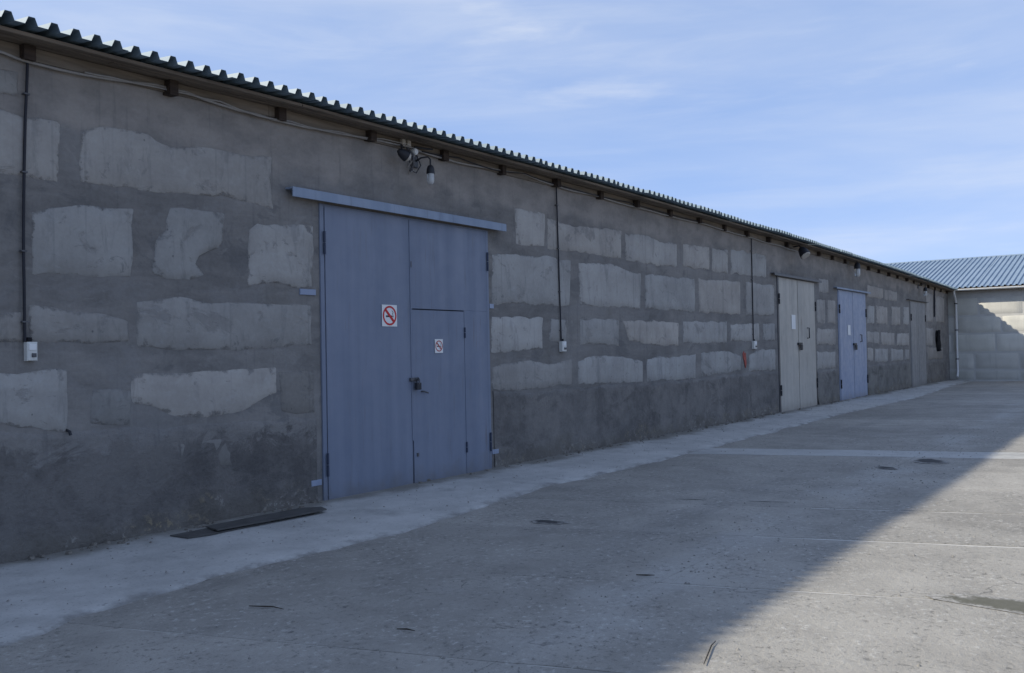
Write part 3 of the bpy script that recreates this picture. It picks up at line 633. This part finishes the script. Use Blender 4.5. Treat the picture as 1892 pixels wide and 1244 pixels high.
# violet-blue gate
g3 = gate_frame(24.90, 27.72, 3.08, M['gate3'], 'violet-blue steel double gate with a small white notice')
leaf(24.97, 26.285, .03, 3.05, -.028, M['gate3'], 'leaf', g3, 21); leaf(26.315, 27.65, .03, 3.05, -.028, M['gate3'], 'leaf', g3, 23)
m = MB(); m.box(24.55, 28.05, -.10, -.002, 3.115, 3.132); m.box(24.55, 28.05, -.103, -.088, 3.085, 3.1145); m.build('header_rail', M['rail'], g3)
for x, z in ((24.94, 2.55), (24.94, .5), (27.68, 2.5), (27.68, .55)): hinge(x, z, -.045, g3, .24, .020)
m = MB(); m.box(26.22, 26.50, -.07, -.03, 1.55, 1.61, .004); m.box(26.30, 26.44, -.10, -.071, 1.42, 1.56, .01); m.build('padlock', M['dark'], g3)
m = MB(); m.tube([(27.0, -.03, 1.85), (27.0, -.08, 1.85), (27.0, -.08, 1.65), (27.0, -.03, 1.65)], .014, 6); m.build('door_handle', M['dark'], g3)
# farthest gate
g4 = gate_frame(33.68, 36.15, 3.07, M['gate4'], 'dull grey double gate nearest the far corner')
leaf(33.75, 34.90, .03, 3.04, -.028, M['gate4'], 'leaf', g4, 31); leaf(34.94, 36.08, .03, 3.04, -.028, M['gate4'], 'leaf', g4, 33)
m = MB(); m.box(33.2, 36.5, -.10, -.002, 3.105, 3.125); m.build('header_rail', M['iron'], g4)
for x, z in ((33.72, 2.5), (36.11, 2.5)): hinge(x, z, -.045, g4, .24, .020)

# --- eave timber
PITCH = R(5.0); ROOF_T = math.tan(PITCH)
def zsheet(x, y): return eave(x)+ROOF_T*(y+.45)
x = 3.38-1.235*12; k = 0
while x < XR-.2:
    xr = x+random.uniform(-.06, .06); w = random.uniform(.08, .10)
    ye = -.10+random.uniform(-.025, .02); zt = zsheet(xr, ye)-.060; zb = zt-random.uniform(.10, .13)
    if xr > XL+.1:
        m = MB(); dzr = ROOF_T*.75
        m.add([(xr-w/2, ye, zb), (xr+w/2, ye, zb), (xr+w/2, ye, zt), (xr-w/2, ye, zt), (xr-w/2, ye+.75, zb+dzr), (xr+w/2, ye+.75, zb+dzr), (xr+w/2, ye+.75, zt+dzr), (xr-w/2, ye+.75, zt+dzr)],
              [(0, 1, 2, 3), (7, 6, 5, 4), (1, 5, 6, 2), (0, 3, 7, 4), (3, 2, 6, 7), (0, 4, 5, 1)])
        m.build('rafter', M['wood2'], house)
    x += 1.235; k += 1
# boards on the rafters carrying the sheets, butted in lengths
for yb0, yb1 in ((-.315, -.215), (-.205, -.115), (-.105, -.01)):
    xa = XL+.05
    while xa < XR-.1:
        xb = min(xa+random.uniform(3.2, 4.8), XR-.05); m = MB(); V = []
        for xx in (xa+.004, (xa+xb)/2, xb-.004):
            for yy, dz in ((yb0, -.058), (yb1, -.058), (yb1, -.030), (yb0, -.030)): V.append((xx, yy+.008*nz(xx, yb0*9), zsheet(xx, yy)+dz))
        F = [(0, 1, 2, 3), (11, 10, 9, 8)]
        for s_ in (0, 4):
            for a in range(4): b_ = (a+1) % 4; F.append((s_+a, s_+4+a, s_+4+b_, s_+b_))
        m.add(V, F); m.build('eave_board', M['wood'], house); xa = xb
# wall plate: brown weathered boards along the top of the wall
xa = XL+.02
while xa < XR-.02:
    xb = min(xa+random.uniform(3.5, 5.5), XR-.01); m = MB(); V = []
    for xx in (xa+.003, (xa+xb)/2, xb-.003):
        e = eave(xx)
        for yy, zz in ((-.026, e-.125), (.10, e-.125), (.10, e+.02), (-.026, e-.025)): V.append((xx, yy+.004*nz(xx*3, 7), zz+.012*nz(xx*.9, zz)))
    F = [(0, 1, 2, 3), (11, 10, 9, 8)]
    for s_ in (0, 4):
        for a in range(4): b_ = (a+1) % 4; F.append((s_+a, s_+4+a, s_+4+b_, s_+b_))
    m.add(V, F); m.build('wall_plate', M['plate_w'], house); xa = xb
# --- corrugated roof sheets
def sheet_mesh(name, humps, pitch, hb, ht, hgt, length, mat, over=.5):
    xs = []; z = []
    for k in range(humps):
        c = (k+.5)*pitch; xs += [c-hb/2, c-ht/2, c+ht/2, c+hb/2]; z += [0, hgt, hgt, 0]
    xs = [-.012]+xs+[humps*pitch+.012]; z = [0]+z+[0]
    nn = len(xs); NL = 4; V = []; F = []; T = .0025
    for j in range(NL+1):
        for i in range(nn): V.append((xs[i], j*length/NL, z[i]))
    off = len(V)
    for j in range(NL+1):
        for i in range(nn): V.append((xs[i], j*length/NL, z[i]-T))
    for j in range(NL):
        for i in range(nn-1):
            k = j*nn+i; F.append((k, k+1, k+nn+1, k+nn)); F.append((off+k, off+k+nn, off+k+nn+1, off+k+1))
    for i in range(nn-1): F.append((i, off+i, off+i+1, i+1))
    me = bpy.data.meshes.new(name); me.from_pydata(V, [], F); me.materials.append(mat); me.update(); return me
roof = MB().box(XL, XR, 4.9, 5.2, eave(14)+.30, eave(14)+.42).build('roof', M['roof'], house)   # ridge beam; the sheets are its pieces
SW = 6*.165
sm = sheet_mesh('roof_sheet', 6, .165, .092, .046, .056, 5.75, M['roof'])
x = 3.05-.0825-SW*15; i = 0
while x < XR-.3:
    o = bpy.data.objects.new('roof_sheet', sm); col.objects.link(o)
    e0, e1 = eave(x), eave(x+SW)
    o.location = (x, -.45+random.uniform(-.02, .02), e0+random.uniform(-.005, .005)+(.002 if i % 2 else 0))
    o.rotation_euler = (PITCH, -math.atan2(e1-e0, SW), 0)
    attach(o, roof); x += SW; i += 1
m = MB(); m.add([(XL, 5.25, eave(14)+.50), (XR, 5.25, eave(14)+.50), (XR, 10.4, eave(14)+.03), (XL, 10.4, eave(14)+.03)], [(0, 1, 2, 3)]); m.build('rear_slope', M['roof'], house)

# ------------------------------------------------------------------ far building across the end of the yard
FX = 41.0; FE = 3.80
far = empty('far_storehouse', (FX+4, -4.0, 0)); tag(far, 'pale whitewashed block building with a blue ribbed metal roof across the yard end', 'building')
m = MB(); m.box(FX, FX+.4, -26, 12, -.1, FE+.05); m.box(FX+14.0, FX+14.4, -26, 12, -.1, FE+.05)
for yy in (-26, 11.6): m.box(FX+.4, FX+14, yy, yy+.4, -.1, FE+.05)
fw = m.build('wall', M['fwall'], far)
rows = [(.03, .42), (.48, 1.13), (1.19, 1.91), (1.97, 2.64), (2.70, 3.42)]
starts = [(-.95), (-.95), (-1.75), (-.35), (-1.15)]
for r_, (z0, z1) in enumerate(rows):
    L_ = 1.62; y = starts[r_]+L_*7
    while y > -25:
        if y-L_+.05 < 11.8:
            m, E = patch([(y-L_+.05, z1), (min(y, 11.9), z1)], [(y-L_+.05, z0), (min(y, 11.9), z0)], [], [], y*1.3+r_*7, 'x', FX, .010, .2, .015, .0)
            o = m.build('block', M['fb'], fw, E); t = random.uniform(.90, 1.05)*(.80 if r_ == 0 else .93 if r_ == 1 else 1.0); o.color = (t, t, t*random.uniform(.96, 1.0), 1)
        y -= L_
froof = MB().box(FX+6.9, FX+7.1, -26.3, 12.3, 5.42, 5.50).build('roof', M['froof'], far)
RS = math.atan2(5.62-FE-.02, 7.4); RL = 7.4/math.cos(RS)
fs = sheet_mesh('roof_sheet', 5, .205, .10, .05, .045, RL, M['froof'])
k = 0; y = 12.3
while y > -26:
    o = bpy.data.objects.new('roof_sheet', fs); col.objects.link(o)
    o.matrix_basis = Matrix.Translation((FX-.42, y, FE+.03+random.uniform(-.004, .004))) @ Matrix.Rotation(R(-90), 4, 'Z') @ Matrix.Rotation(RS+random.uniform(-.0012, .0012), 4, 'X')
    attach(o, froof); y -= 5*.205; k += 1
m = MB(); m.add([(FX+7, -26.3, 5.60), (FX+7, 12.3, 5.60), (FX+14.8, 12.3, FE), (FX+14.8, -26.3, FE)], [(0, 1, 2, 3)]); m.build('rear_slope', M['froof'], far)
m = MB(); m.tube([(FX+7, -26.3, 5.64), (FX+7, 12.3, 5.64)], .06, 8); m.build('ridge_cap', M['froof'], far)
MB().box(FX-.38, FX-.345, -26.2, 12.2, FE-.13, FE+.012).build('fascia', M['wood'], far)
MB().box(FX-.34, FX-.005, -26.2, 12.2, FE-.10, FE-.075).build('soffit', M['wood2'], far)
# half-round white gutter
m = MB(); V = []; F = []; prof = [(math.cos(math.pi*(1+i/6))*.075, math.sin(math.pi*(1+i/6))*.075) for i in range(7)]
prof2 = [(a*.9, b*.9+.003) for a, b in prof]
ring = prof+prof2[::-1]
for yy in (-26.2, -13, -.20):
    for a, b in ring: V.append((FX-.455+a, yy, FE-.025+b))
n_ = len(ring)
for j in range(2):
    for a in range(n_): F.append((j*n_+a, j*n_+(a+1) % n_, (j+1)*n_+(a+1) % n_, (j+1)*n_+a))
F.append(tuple(range(n_))); F.append(tuple(2*n_+i for i in range(n_))[::-1])
m.add(V, F, False); m.build('gutter', M['wpaint'], far)
m = MB(); m.tube([(FX-.455, -.30, FE-.09), (FX-.44, -.30, FE-.20), (FX-.16, -.30, FE-.42), (FX-.10, -.30, FE-.52), (FX-.10, -.30, .42), (FX-.12, -.30, .30), (FX-.25, -.30, .16)], .045, 12)
dp = m.build('downpipe', M['wpaint'], far)
for z in (.9, 2.1, 3.2):
    MB().box(FX-.165, FX+.0, -.355, -.245, z-.02, z+.02).build('pipe_clip', M['iron'], dp)

# ------------------------------------------------------------------ things on the wall
def conduit(x0, z0, x1, z1, label, bend=0.0, r=.011):
    m = MB(); P = [(lerp(x0, x1, t)+bend*math.sin(t*3.1)+.004*nz(t*9, x0), -.028, lerp(z0, z1, t)) for t in [i/10 for i in range(11)]]
    m.tube(P, r, 8)
    root = m.build('conduit', M['conduit']); tag(root, label, 'conduit', 'dark cable conduits running down the plaster wall')
    for t in (.12, .4, .68, .93):
        xx = lerp(x0, x1, t)+bend*math.sin(t*3.1); zz = lerp(z0, z1, t); MB().box(xx-.022, xx+.022, -.042, .004, zz-.006, zz+.006).build('clip', M['iron'], root)
    return root
conduit(3.385, 3.86, 3.345, 1.70, 'dark vertical conduit ending in a white box left of the main gate', -.02, .0115)
conduit(10.85, 3.93, 10.90, 1.69, 'dark vertical conduit right of the main gate', 0, .0105)
conduit(18.53, 3.88, 18.51, 1.67, 'dark vertical conduit just left of the beige-grey gate', 0, .012)
conduit(38.0, 3.66, 37.87, 2.60, 'short dark conduit on the wall near the far corner', 0, .03)
def switch_box(x, z, w, h, label):
    t = empty('switch_box', (x, 0, z-h/2)); tag(t, label, 'switch box', 'white switch boxes at the conduit ends')
    MB().box(x-w/2, x+w/2, -.062, -.004, z-h/2, z+h/2, .008).build('housing', M['white'], t)
    MB().box(x-w*.36, x+w*.36, -.068, -.0625, z+h*.06, z+h*.40, .003).build('cover', M['paper'], t)
    MB().box(x-w*.10, x+w*.30, -.078, -.063, z-h*.30, z-h*.10, .004).build('switch', M['iron'], t)
    m = MB(); m.tube([(x-.01, -.03, z+h/2-.005), (x-.01, -.03, z+h/2+.035)], .02, 8); m.build('cable_gland', M['black'], t)
switch_box(3.385, 1.625, .078, .145, 'small white switch box at the foot of the leftmost conduit')
switch_box(10.935, 1.615, .115, .150, 'white switch box at the foot of the conduit right of the main gate')
switch_box(18.55, 1.60, .16, .17, 'white switch box at the conduit beside the beige-grey gate')
def cable(pts, r, label, y=-.045, mat='cable'):
    P = []
    for (x0, z0), (x1, z1) in zip(pts, pts[1:]):
        L_ = x1-x0; ns = max(2, int(L_/.18))
        for i in range(ns):
            t = i/ns; P.append((lerp(x0, x1, t), y-.012*nz(x0*3+t*2, 3), lerp(z0, z1, t)-.016*math.sin(math.pi*t)*min(1, L_)+.005*nz((x0+t*L_)*4, 1)))
    P.append((pts[-1][0], y, pts[-1][1])); m = MB(); m.tube(P, r, 7)
    o = m.build('cable', M[mat]); tag(o, label, 'cable', 'cables strung under the eave'); return o
cable([(-9, 3.86), (-3, 3.9), (0, 3.86)]+CABLE, .0115, 'long pale cable strung along the wall top under the eave')
cable(CABLE2, .008, 'thinner pale cable sagging beside the long one up to the lamps', -.058)
cable([(7.9, 3.93), (8.6, 3.97), (9.3, 3.93), (10.0, 3.99), (10.8, 3.95), (13, 3.96), (16, 3.95)], .007, 'thin dark cable strung to the right of the lamps', -.06, 'conduit')
# lamps above the main gate
def jar_lamp(x, y, z, s, label, arm=True, wall=True):
    t = empty('jar_lamp', (x, 0, z-.25*s)); tag(t, label, 'wall lamp')
    m = MB(); m.box(x-.10*s-.04*s, x-.10*s+.04*s, -.03, .0, z+.02*s, z+.16*s, .006); m.build('mounting_plate', M['iron'], t)
    m = MB(); m.tube([(x-.10*s, -.02, z+.09*s), (x-.09*s, y*.6, z+.12*s), (x-.03*s, y*.95, z+.135*s), (x, y, z+.11*s), (x, y, z+.02*s)], .010*s, 8); m.build('arm', M['dark'], t)
    m = MB(); pr = [(.020, .045), (.034, .03), (.043, 0), (.046, -.03), (.046, -.05)]
    m.tube([(x, y, z+b*s) for a, b in pr], [a*s for a, b in pr], 14); m.build('cap', M['dark'], t)
    m = MB(); pr = [(.038, -.05), (.041, -.07), (.041, -.13), (.036, -.155), (.022, -.168)]
    m.tube([(x, y, z+b*s) for a, b in pr], [a*s for a, b in pr], 14); m.build('glass_jar', M['glass'], t)
    m = MB(); pr = [(.014, -.05), (.022, -.08), (.026, -.105), (.018, -.13), (.006, -.138)]
    m.tube([(x, y, z+b*s) for a, b in pr], [a*s for a, b in pr], 10); m.build('bulb', M['white'], t)
    return t
jar_lamp(7.93, -.16, 3.71, 1.05, 'glass jar lamp with a black cap hanging on an arm above the main gate')
t = empty('flood_lamp', (7.5, 0, 3.75)); tag(t, 'black flood lamp with pale glass, leftmost of the lamps above the main gate', 'wall lamp')
ax = Vector((.80, -.25, -.45)).normalized(); c0 = Vector((7.44, -.16, 3.82))
m = MB(); m.tube([c0-ax*.05, c0-ax*.02, c0+ax*.02, c0+ax*.075], [.022, .045, .058, .066], 14); m.build('housing', M['dark'], t)
m = MB(); m.tube([c0+ax*.076, c0+ax*.10, c0+ax*.118], [.058, .05, .024], 14); m.build('glass', M['ceramic'], t)
m = MB(); m.tube([c0+Vector((0, 0, .05)), (7.50, -.10, 3.93), (7.62, -.03, 3.93), (7.62, 0, 3.93)], .010, 8); m.build('bracket', M['dark'], t)
t = empty('junction_box', (7.80, 0, 3.86)); tag(t, 'white round junction box on the bracket between the lamps', 'junction box')
m = MB(); m.tube([(7.76, -.03, 3.90), (7.76, -.085, 3.90)], [.042, .040], 14); m.build('housing', M['white'], t)
m = MB(); m.tube([(7.76, -.086, 3.90), (7.76, -.098, 3.90)], [.034, .031], 14); m.build('lid', M['wpaint'], t)
t = empty('lamp_bracket', (7.7, 0, 3.62)); tag(t, 'dark crooked steel lamp bracket with hanging wires above the main gate', 'bracket')
m = MB(); m.tube([(7.66, -.02, 3.96), (7.70, -.10, 3.85), (7.72, -.08, 3.74), (7.74, -.01, 3.68)], .013, 7); m.build('strut', M['iron'], t)
m = MB(); m.tube([(7.78, -.05, 3.96), (8.02, -.12, 3.965)], .012, 7); m.build('rod', M['dark'], t)
m = MB(); m.tube([(7.78, -.06, 3.88), (7.70, -.08, 3.78), (7.66, -.05, 3.71), (7.70, -.03, 3.64), (7.78, -.03, 3.70)], .0065, 6); m.build('wire', M['cable'], t)
m = MB(); m.tube([(7.80, -.06, 3.87), (7.84, -.09, 3.75), (7.80, -.05, 3.66), (7.76, -.03, 3.68), (7.72, -.02, 3.80)], .0065, 6); m.build('wire', M['conduit'], t)
for i, xx in enumerate((7.58, 7.67)):
    m = MB(); m.box(xx-.03, xx+.03, -.075, -.032, 3.955, 4.075-.03*i, .006)
    tag(m.build('insulator', M['ceramic']), ('wider' if i == 0 else 'narrower')+' pale insulator block on the eave board above the lamps', 'insulator', 'pale insulators above the lamps')
# lamps farther along
t = empty('flood_lamp', (21.4, 0, 3.7)); tag(t, 'dark flood lamp under the eave above the beige-grey gate', 'wall lamp')
c0 = Vector((21.1, -.30, 3.80)); ax = Vector((-.2, -.55, -.8)).normalized()
m = MB(); m.tube([c0-ax*.10, c0-ax*.04, c0+ax*.04, c0+ax*.14], [.04, .09, .115, .13], 14); m.build('housing', M['dark'], t)
m = MB(); m.tube([c0+ax*.141, c0+ax*.16], [.118, .10], 14); m.build('glass', M['ceramic'], t)
m = MB(); m.tube([(21.3, .0, 3.93), (21.2, -.2, 3.94), c0-ax*.08], .016, 7); m.build('bracket', M['dark'], t)
jar_lamp(26.15, -.22, 3.80, 1.9, 'glass jar lamp on the wall above the violet-blue gate')
jar_lamp(35.3, -.22, 3.55, 1.5, 'small dark jar lamp above the farthest gate')
# signs on the gates
def ring(m, cx_, cz, r0, r1, y, n_=28, sx=1.0):
    for i in range(n_):
        a, b = 2*math.pi*i/n_, 2*math.pi*(i+1)/n_
        P = [(cx_+r*math.cos(q)*sx, y, cz+r*math.sin(q)) for r, q in ((r0, a), (r1, a), (r1, b), (r0, b))]
        m.add(P, [(0, 1, 2, 3)])
def no_smoking(x0, x1, z0, z1, y, label, colr):
    t = empty('no_smoking_sign', ((x0+x1)/2, y, z0)); tag(t, label, 'sign')
    MB().box(x0, x1, y-.004, y, z0, z1).build('board', M['paper'], t)
    cx_, cz = (x0+x1)/2, (z0+z1)/2; R_ = min(x1-x0, z1-z0)*.46
    m = MB(); ring(m, cx_, cz, R_*.80, R_, y-.0055); m.build('red_ring', M[colr], t)
    d = R_*.62; w = R_*.10
    m = MB(); m.add([(cx_-d-w, y-.0062, cz+d-w), (cx_-d+w, y-.0062, cz+d+w), (cx_+d+w, y-.0062, cz-d+w), (cx_+d-w, y-.0062, cz-d-w)], [(3, 2, 1, 0)]); m.build('red_bar', M[colr], t)
    m = MB(); m.add([(cx_-R_*.55, y-.0048, cz-R_*.16), (cx_+R_*.40, y-.0048, cz-R_*.16), (cx_+R_*.40, y-.0048, cz+R_*.02), (cx_-R_*.55, y-.0048, cz+R_*.02)], [(0, 1, 2, 3)])
    m.add([(cx_+R_*.44, y-.0048, cz-R_*.16), (cx_+R_*.56, y-.0048, cz-R_*.16), (cx_+R_*.56, y-.0048, cz+R_*.02), (cx_+R_*.44, y-.0048, cz+R_*.02)], [(0, 1, 2, 3)])
    pts = [(.48, .08), (.42, .2), (.52, .32), (.40, .46), (.30, .52)]
    for (a, b), (c, d_) in zip(pts, pts[1:]):
        m.add([(cx_+R_*(a-.04), y-.0048, cz+R_*b), (cx_+R_*(a+.04), y-.0048, cz+R_*b), (cx_+R_*(c+.04), y-.0048, cz+R_*d_), (cx_+R_*(c-.04), y-.0048, cz+R_*d_)], [(0, 1, 2, 3)])
    m.build('cigarette_symbol', M['ink'], t)
no_smoking(7.205, 7.445, 1.862, 2.105, -.0365, 'larger white no-smoking sign with red ring on the left leaf', 'red')
no_smoking(8.09, 8.235, 1.555, 1.72, -.0395, 'smaller faded no-smoking sign on the wicket door', 'redf')
def notice(x0, x1, z0, z1, y, label):
    o = MB().box(x0, x1, y-.004, y, z0, z1).build('notice', M['paper']); tag(o, label, 'notice', 'white notices on the farther gates')
notice(20.98, 21.26, 1.96, 2.30, -.034, 'white paper notice on the left leaf of the beige-grey gate')
notice(25.72, 25.98, 1.84, 2.12, -.034, 'white paper notice on the left leaf of the violet-blue gate')
# red oxide smear on the wall by the grey gate
m = MB(); P = [(17.94, 1.42), (18.00, 1.47), (18.03, 1.38), (18.08, 1.44), (18.11, 1.33), (18.12, 1.20), (18.07, 1.12), (18.03, 1.20), (18.0, 1.28), (17.95, 1.33)]
n_ = len(P); m.add([(a, -.014, b) for a, b in P]+[(a, .004, b) for a, b in P], [tuple(range(n_)), tuple(range(n_, 2*n_))[::-1]]+[(i, n_+i, n_+(i+1) % n_, (i+1) % n_) for i in range(n_)])
tag(m.build('paint_smear', M['redcloth']), 'red paint smear on the block wall beside the beige-grey gate', 'paint smear')
# black rag hanging near the far corner
m = MB(); V = []; F = []
for j in range(9):
    q = j/8; z = lerp(2.08, 1.28, q); w = .10+.26*math.sin(math.pi*min(1, q*.8+.15))
    for i in range(9):
        a = i/8-.5; V.append((38.12+.22*q+a*w, -.06-.05*math.cos(a*14+q*4)-.05*(1-abs(a)*2), z-.05*abs(a)+.03*nz(a*6, q*4)))
F = [(j*9+i, j*9+i+1, (j+1)*9+i+1, (j+1)*9+i) for j in range(8) for i in range(8)]
m.add(V, F, True); o = m.build('hanging_rag', M['black']); tag(o, 'black rag hanging on the wall by the far corner', 'rag')
md = o.modifiers.new('thick', 'SOLIDIFY'); md.thickness = .02
# nail stub on the left block
m = MB(); m.tube([(3.67, .0, 1.0), (3.67, -.05, .99), (3.675, -.055, .96)], .012, 6); tag(m.build('wall_spike', M['dark']), 'short dark spike in the wall at the lower left block corner', 'spike')
# tarred sheets on the apron left of the main gate
def sheet(pts, z0, th, label, tilt=(0, 0)):
    V = []; n_ = len(pts)
    for dz in (0, th):
        for (x_, y_) in pts: V.append((x_, y_, z0+dz+tilt[0]*(x_-5.2)+tilt[1]*(y_+.3)+.008*nz(x_*3, y_*3)))
    m = MB(); m.add(V, [tuple(range(n_))[::-1], tuple(range(n_, 2*n_))]+[(i, (i+1) % n_, n_+(i+1) % n_, n_+i) for i in range(n_)])
    tag(m.build('tarred_sheet', M['plate']), label, 'sheet', 'dark sheets lying by the wall')
sheet([(4.40, -.26), (4.44, -.46), (4.62, -.50), (5.05, -.50), (5.3, -.46), (5.35, -.30), (4.9, -.27)], .060, .008, 'lower dark sheet on the pavement, its left end sticking out', (0, .02))
sheet([(4.76, -.24), (4.70, -.49), (5.0, -.525), (5.45, -.53), (5.88, -.55), (5.95, -.40), (5.80, -.27), (5.3, -.25)], .072, .012, 'upper dark sheet lying by the wall left of the main gate', (0, -.02))

# ------------------------------------------------------------------ small things on the yard
def blob(cx_, cy_, rx, ry, ang, z, mat, name, label, cat, seed, dome=.004):
    n_ = 20; V = [(cx_, cy_, z+dome)]; EE = [1.0]; ca_, sa = math.cos(ang), math.sin(ang)
    for rr, hh in ((.6, dome*.8), (1.0, 0)):
        for i in range(n_):
            th = 2*math.pi*i/n_; k = rr*(1+.35*nz(math.cos(th)*1.5, math.sin(th)*1.5, seed)+.15*nz(math.cos(th)*4, math.sin(th)*4, seed))
            a, b = math.cos(th)*rx*k, math.sin(th)*ry*k; V.append((cx_+a*ca_-b*sa, cy_+a*sa+b*ca_, z+hh)); EE.append(1-rr)
    F = [(0, 1+i, 1+(i+1) % n_) for i in range(n_)]+[(1+i, 1+n_+i, 1+n_+(i+1) % n_, 1+(i+1) % n_) for i in range(n_)]
    m = MB(); m.add(V, F, True); tag(m.build(name, M[mat], None, EE), label, cat)
blob(6.76, -2.49, .09, .17, R(12), .004, 'darksp', 'dark_patch', 'small dark oval patch drawn for a pothole on the yard in front of the main gate', 'tar patch', 3)  # low dark dome added in place of a pothole's hollow
for k0, k1, lab in ((7, 13, 'short dark strip drawn for a crack on the shaded yard, the left one of two'), (19, 26, 'longer dark strip drawn for a crack on the shaded yard, the right one of two')):  # dark strips laid on the slabs to imitate an open crack
    m = MB(); V = []
    for i in range(k0, k1+1):
        a = lerp(8.32, 8.90, i/30)+.012*nz(i*.7, 3); b_ = lerp(-2.55, -4.25, i/30); w = max(.002, .010+.010*nz(i*.9, 8))*math.sin(math.pi*(i-k0+.4)/(k1-k0+.8))
        V += [(a-w, b_, .0035), (a+w, b_, .0035)]
    m.add(V, [(2*i, 2*i+2, 2*i+3, 2*i+1) for i in range(k1-k0)]); tag(m.build('crack_strip', M['recess']), lab, 'tar seam')
blob(12.78, -4.55, .32, .20, R(20), .004, 'darksp', 'dark_patch', 'dark patch drawn for a pothole just before the pale cross strip', 'tar patch', 8)  # another pothole imitated by a raised dark patch
blob(11.85, -4.22, .16, .09, R(50), .004, 'darksp', 'dark_patch', 'small dark fleck left of the bigger patch by the pale strip', 'tar patch', 15)
blob(5.97, -6.38, .17, .55, R(-4), .004, 'wet', 'damp_patch', 'dark damp patch on the sunlit yard at the right', 'damp patch', 21, .002)
def twig(pts, r, label):
    m = MB(); m.tube([(a, b, .008+r) for a, b in pts], [r*.6]+[r]*(len(pts)-2)+[r*.4], 6); tag(m.build('twig', M['twig']), label, 'twig')
twig([(3.53, -2.42), (3.57, -2.50), (3.60, -2.56), (3.60, -2.66)], .0045, 'thin dark twig on the shaded yard at lower left')
twig([(5.44, -4.09), (5.47, -4.15), (5.50, -4.20)], .0055, 'short dark twig on the shaded yard at lower centre')
twig([(4.08, -5.18), (4.22, -5.14), (4.36, -5.10), (4.44, -5.09)], .0035, 'thin dark line drawn for a crack at the shadow edge at the bottom')  # thin dark tube added to imitate a crack line, not a stick
twig([(3.68, -3.52), (3.71, -3.57), (3.71, -3.63)], .005, 'tiny dark twig on the yard near the bottom edge')
# loose pebbles: too many to count
m = MB(); rp = random.Random(3)
for i in range(1500):
    u = rp.random()
    if u < .40: x_ = rp.uniform(1.5, 34); y_ = -rp.betavariate(2, 2)*1.7
    elif u < .80: x_ = rp.uniform(2, 18); y_ = rp.gauss(-4.4, .45)
    else: x_ = rp.uniform(2, 16); y_ = rp.uniform(-7.2, -1.6)
    if y_ > -.08: continue
    s = rp.choice((.004, .005, .006, .008, .011)); q = interp(AP, x_)
    z_ = .004 if y_ < q-.1 else .022+.05*max(0, 1-y_/q)**.7
    V = []
    for a in range(5):
        th = a*1.2566+rp.random()*.7; V.append((x_+s*math.cos(th)*rp.uniform(.8, 1.3), y_+s*math.sin(th)*rp.uniform(.8, 1.3), z_-.003))
    V.append((x_+rp.uniform(-.3, .3)*s, y_+rp.uniform(-.3, .3)*s, z_+s*rp.uniform(.6, 1.0)))
    m.add(V, [(a, (a+1) % 5, 5) for a in range(5)])
tag(m.build('gravel', M['stone']), 'loose grit and small pebbles scattered along the pavement and seams', 'gravel', kind='stuff')

# crumbled render and grit lying along the foot of the wall
m = MB(); rp = random.Random(11)
for i in range(900):
    x_ = rp.uniform(-4, 33)
    if any(a-.1 < x_ < b_+.1 for a, b_, h in GATES) and rp.random() < .8: continue
    if nz(x_*.8, 2) < -.15 and rp.random() < .7: continue
    y_ = -.03-abs(rp.gauss(0, .11)); s_ = rp.choice((.006, .008, .010, .014, .020, .028))*(.6 if y_ < -.2 else 1)
    q = interp(AP, x_); z_ = .055*max(0, 1-y_/q)**.7+.008
    V = []
    for lv, k_ in ((-.3, 1.0), (.55, .8)):
        for a in range(5):
            th = a*1.2566+rp.random()*.6; V.append((x_+s_*k_*math.cos(th)*rp.uniform(.7, 1.25), y_+s_*k_*math.sin(th)*rp.uniform(.7, 1.2), z_+s_*lv*rp.uniform(.7, 1.1)))
    m.add(V, [(a, (a+1) % 5, 5+(a+1) % 5, 5+a) for a in range(5)]+[(5, 6, 7, 8, 9)])
tag(m.build('rubble', M['rubble']), 'crumbs of broken render and dirt along the foot of the wall', 'rubble', kind='stuff')
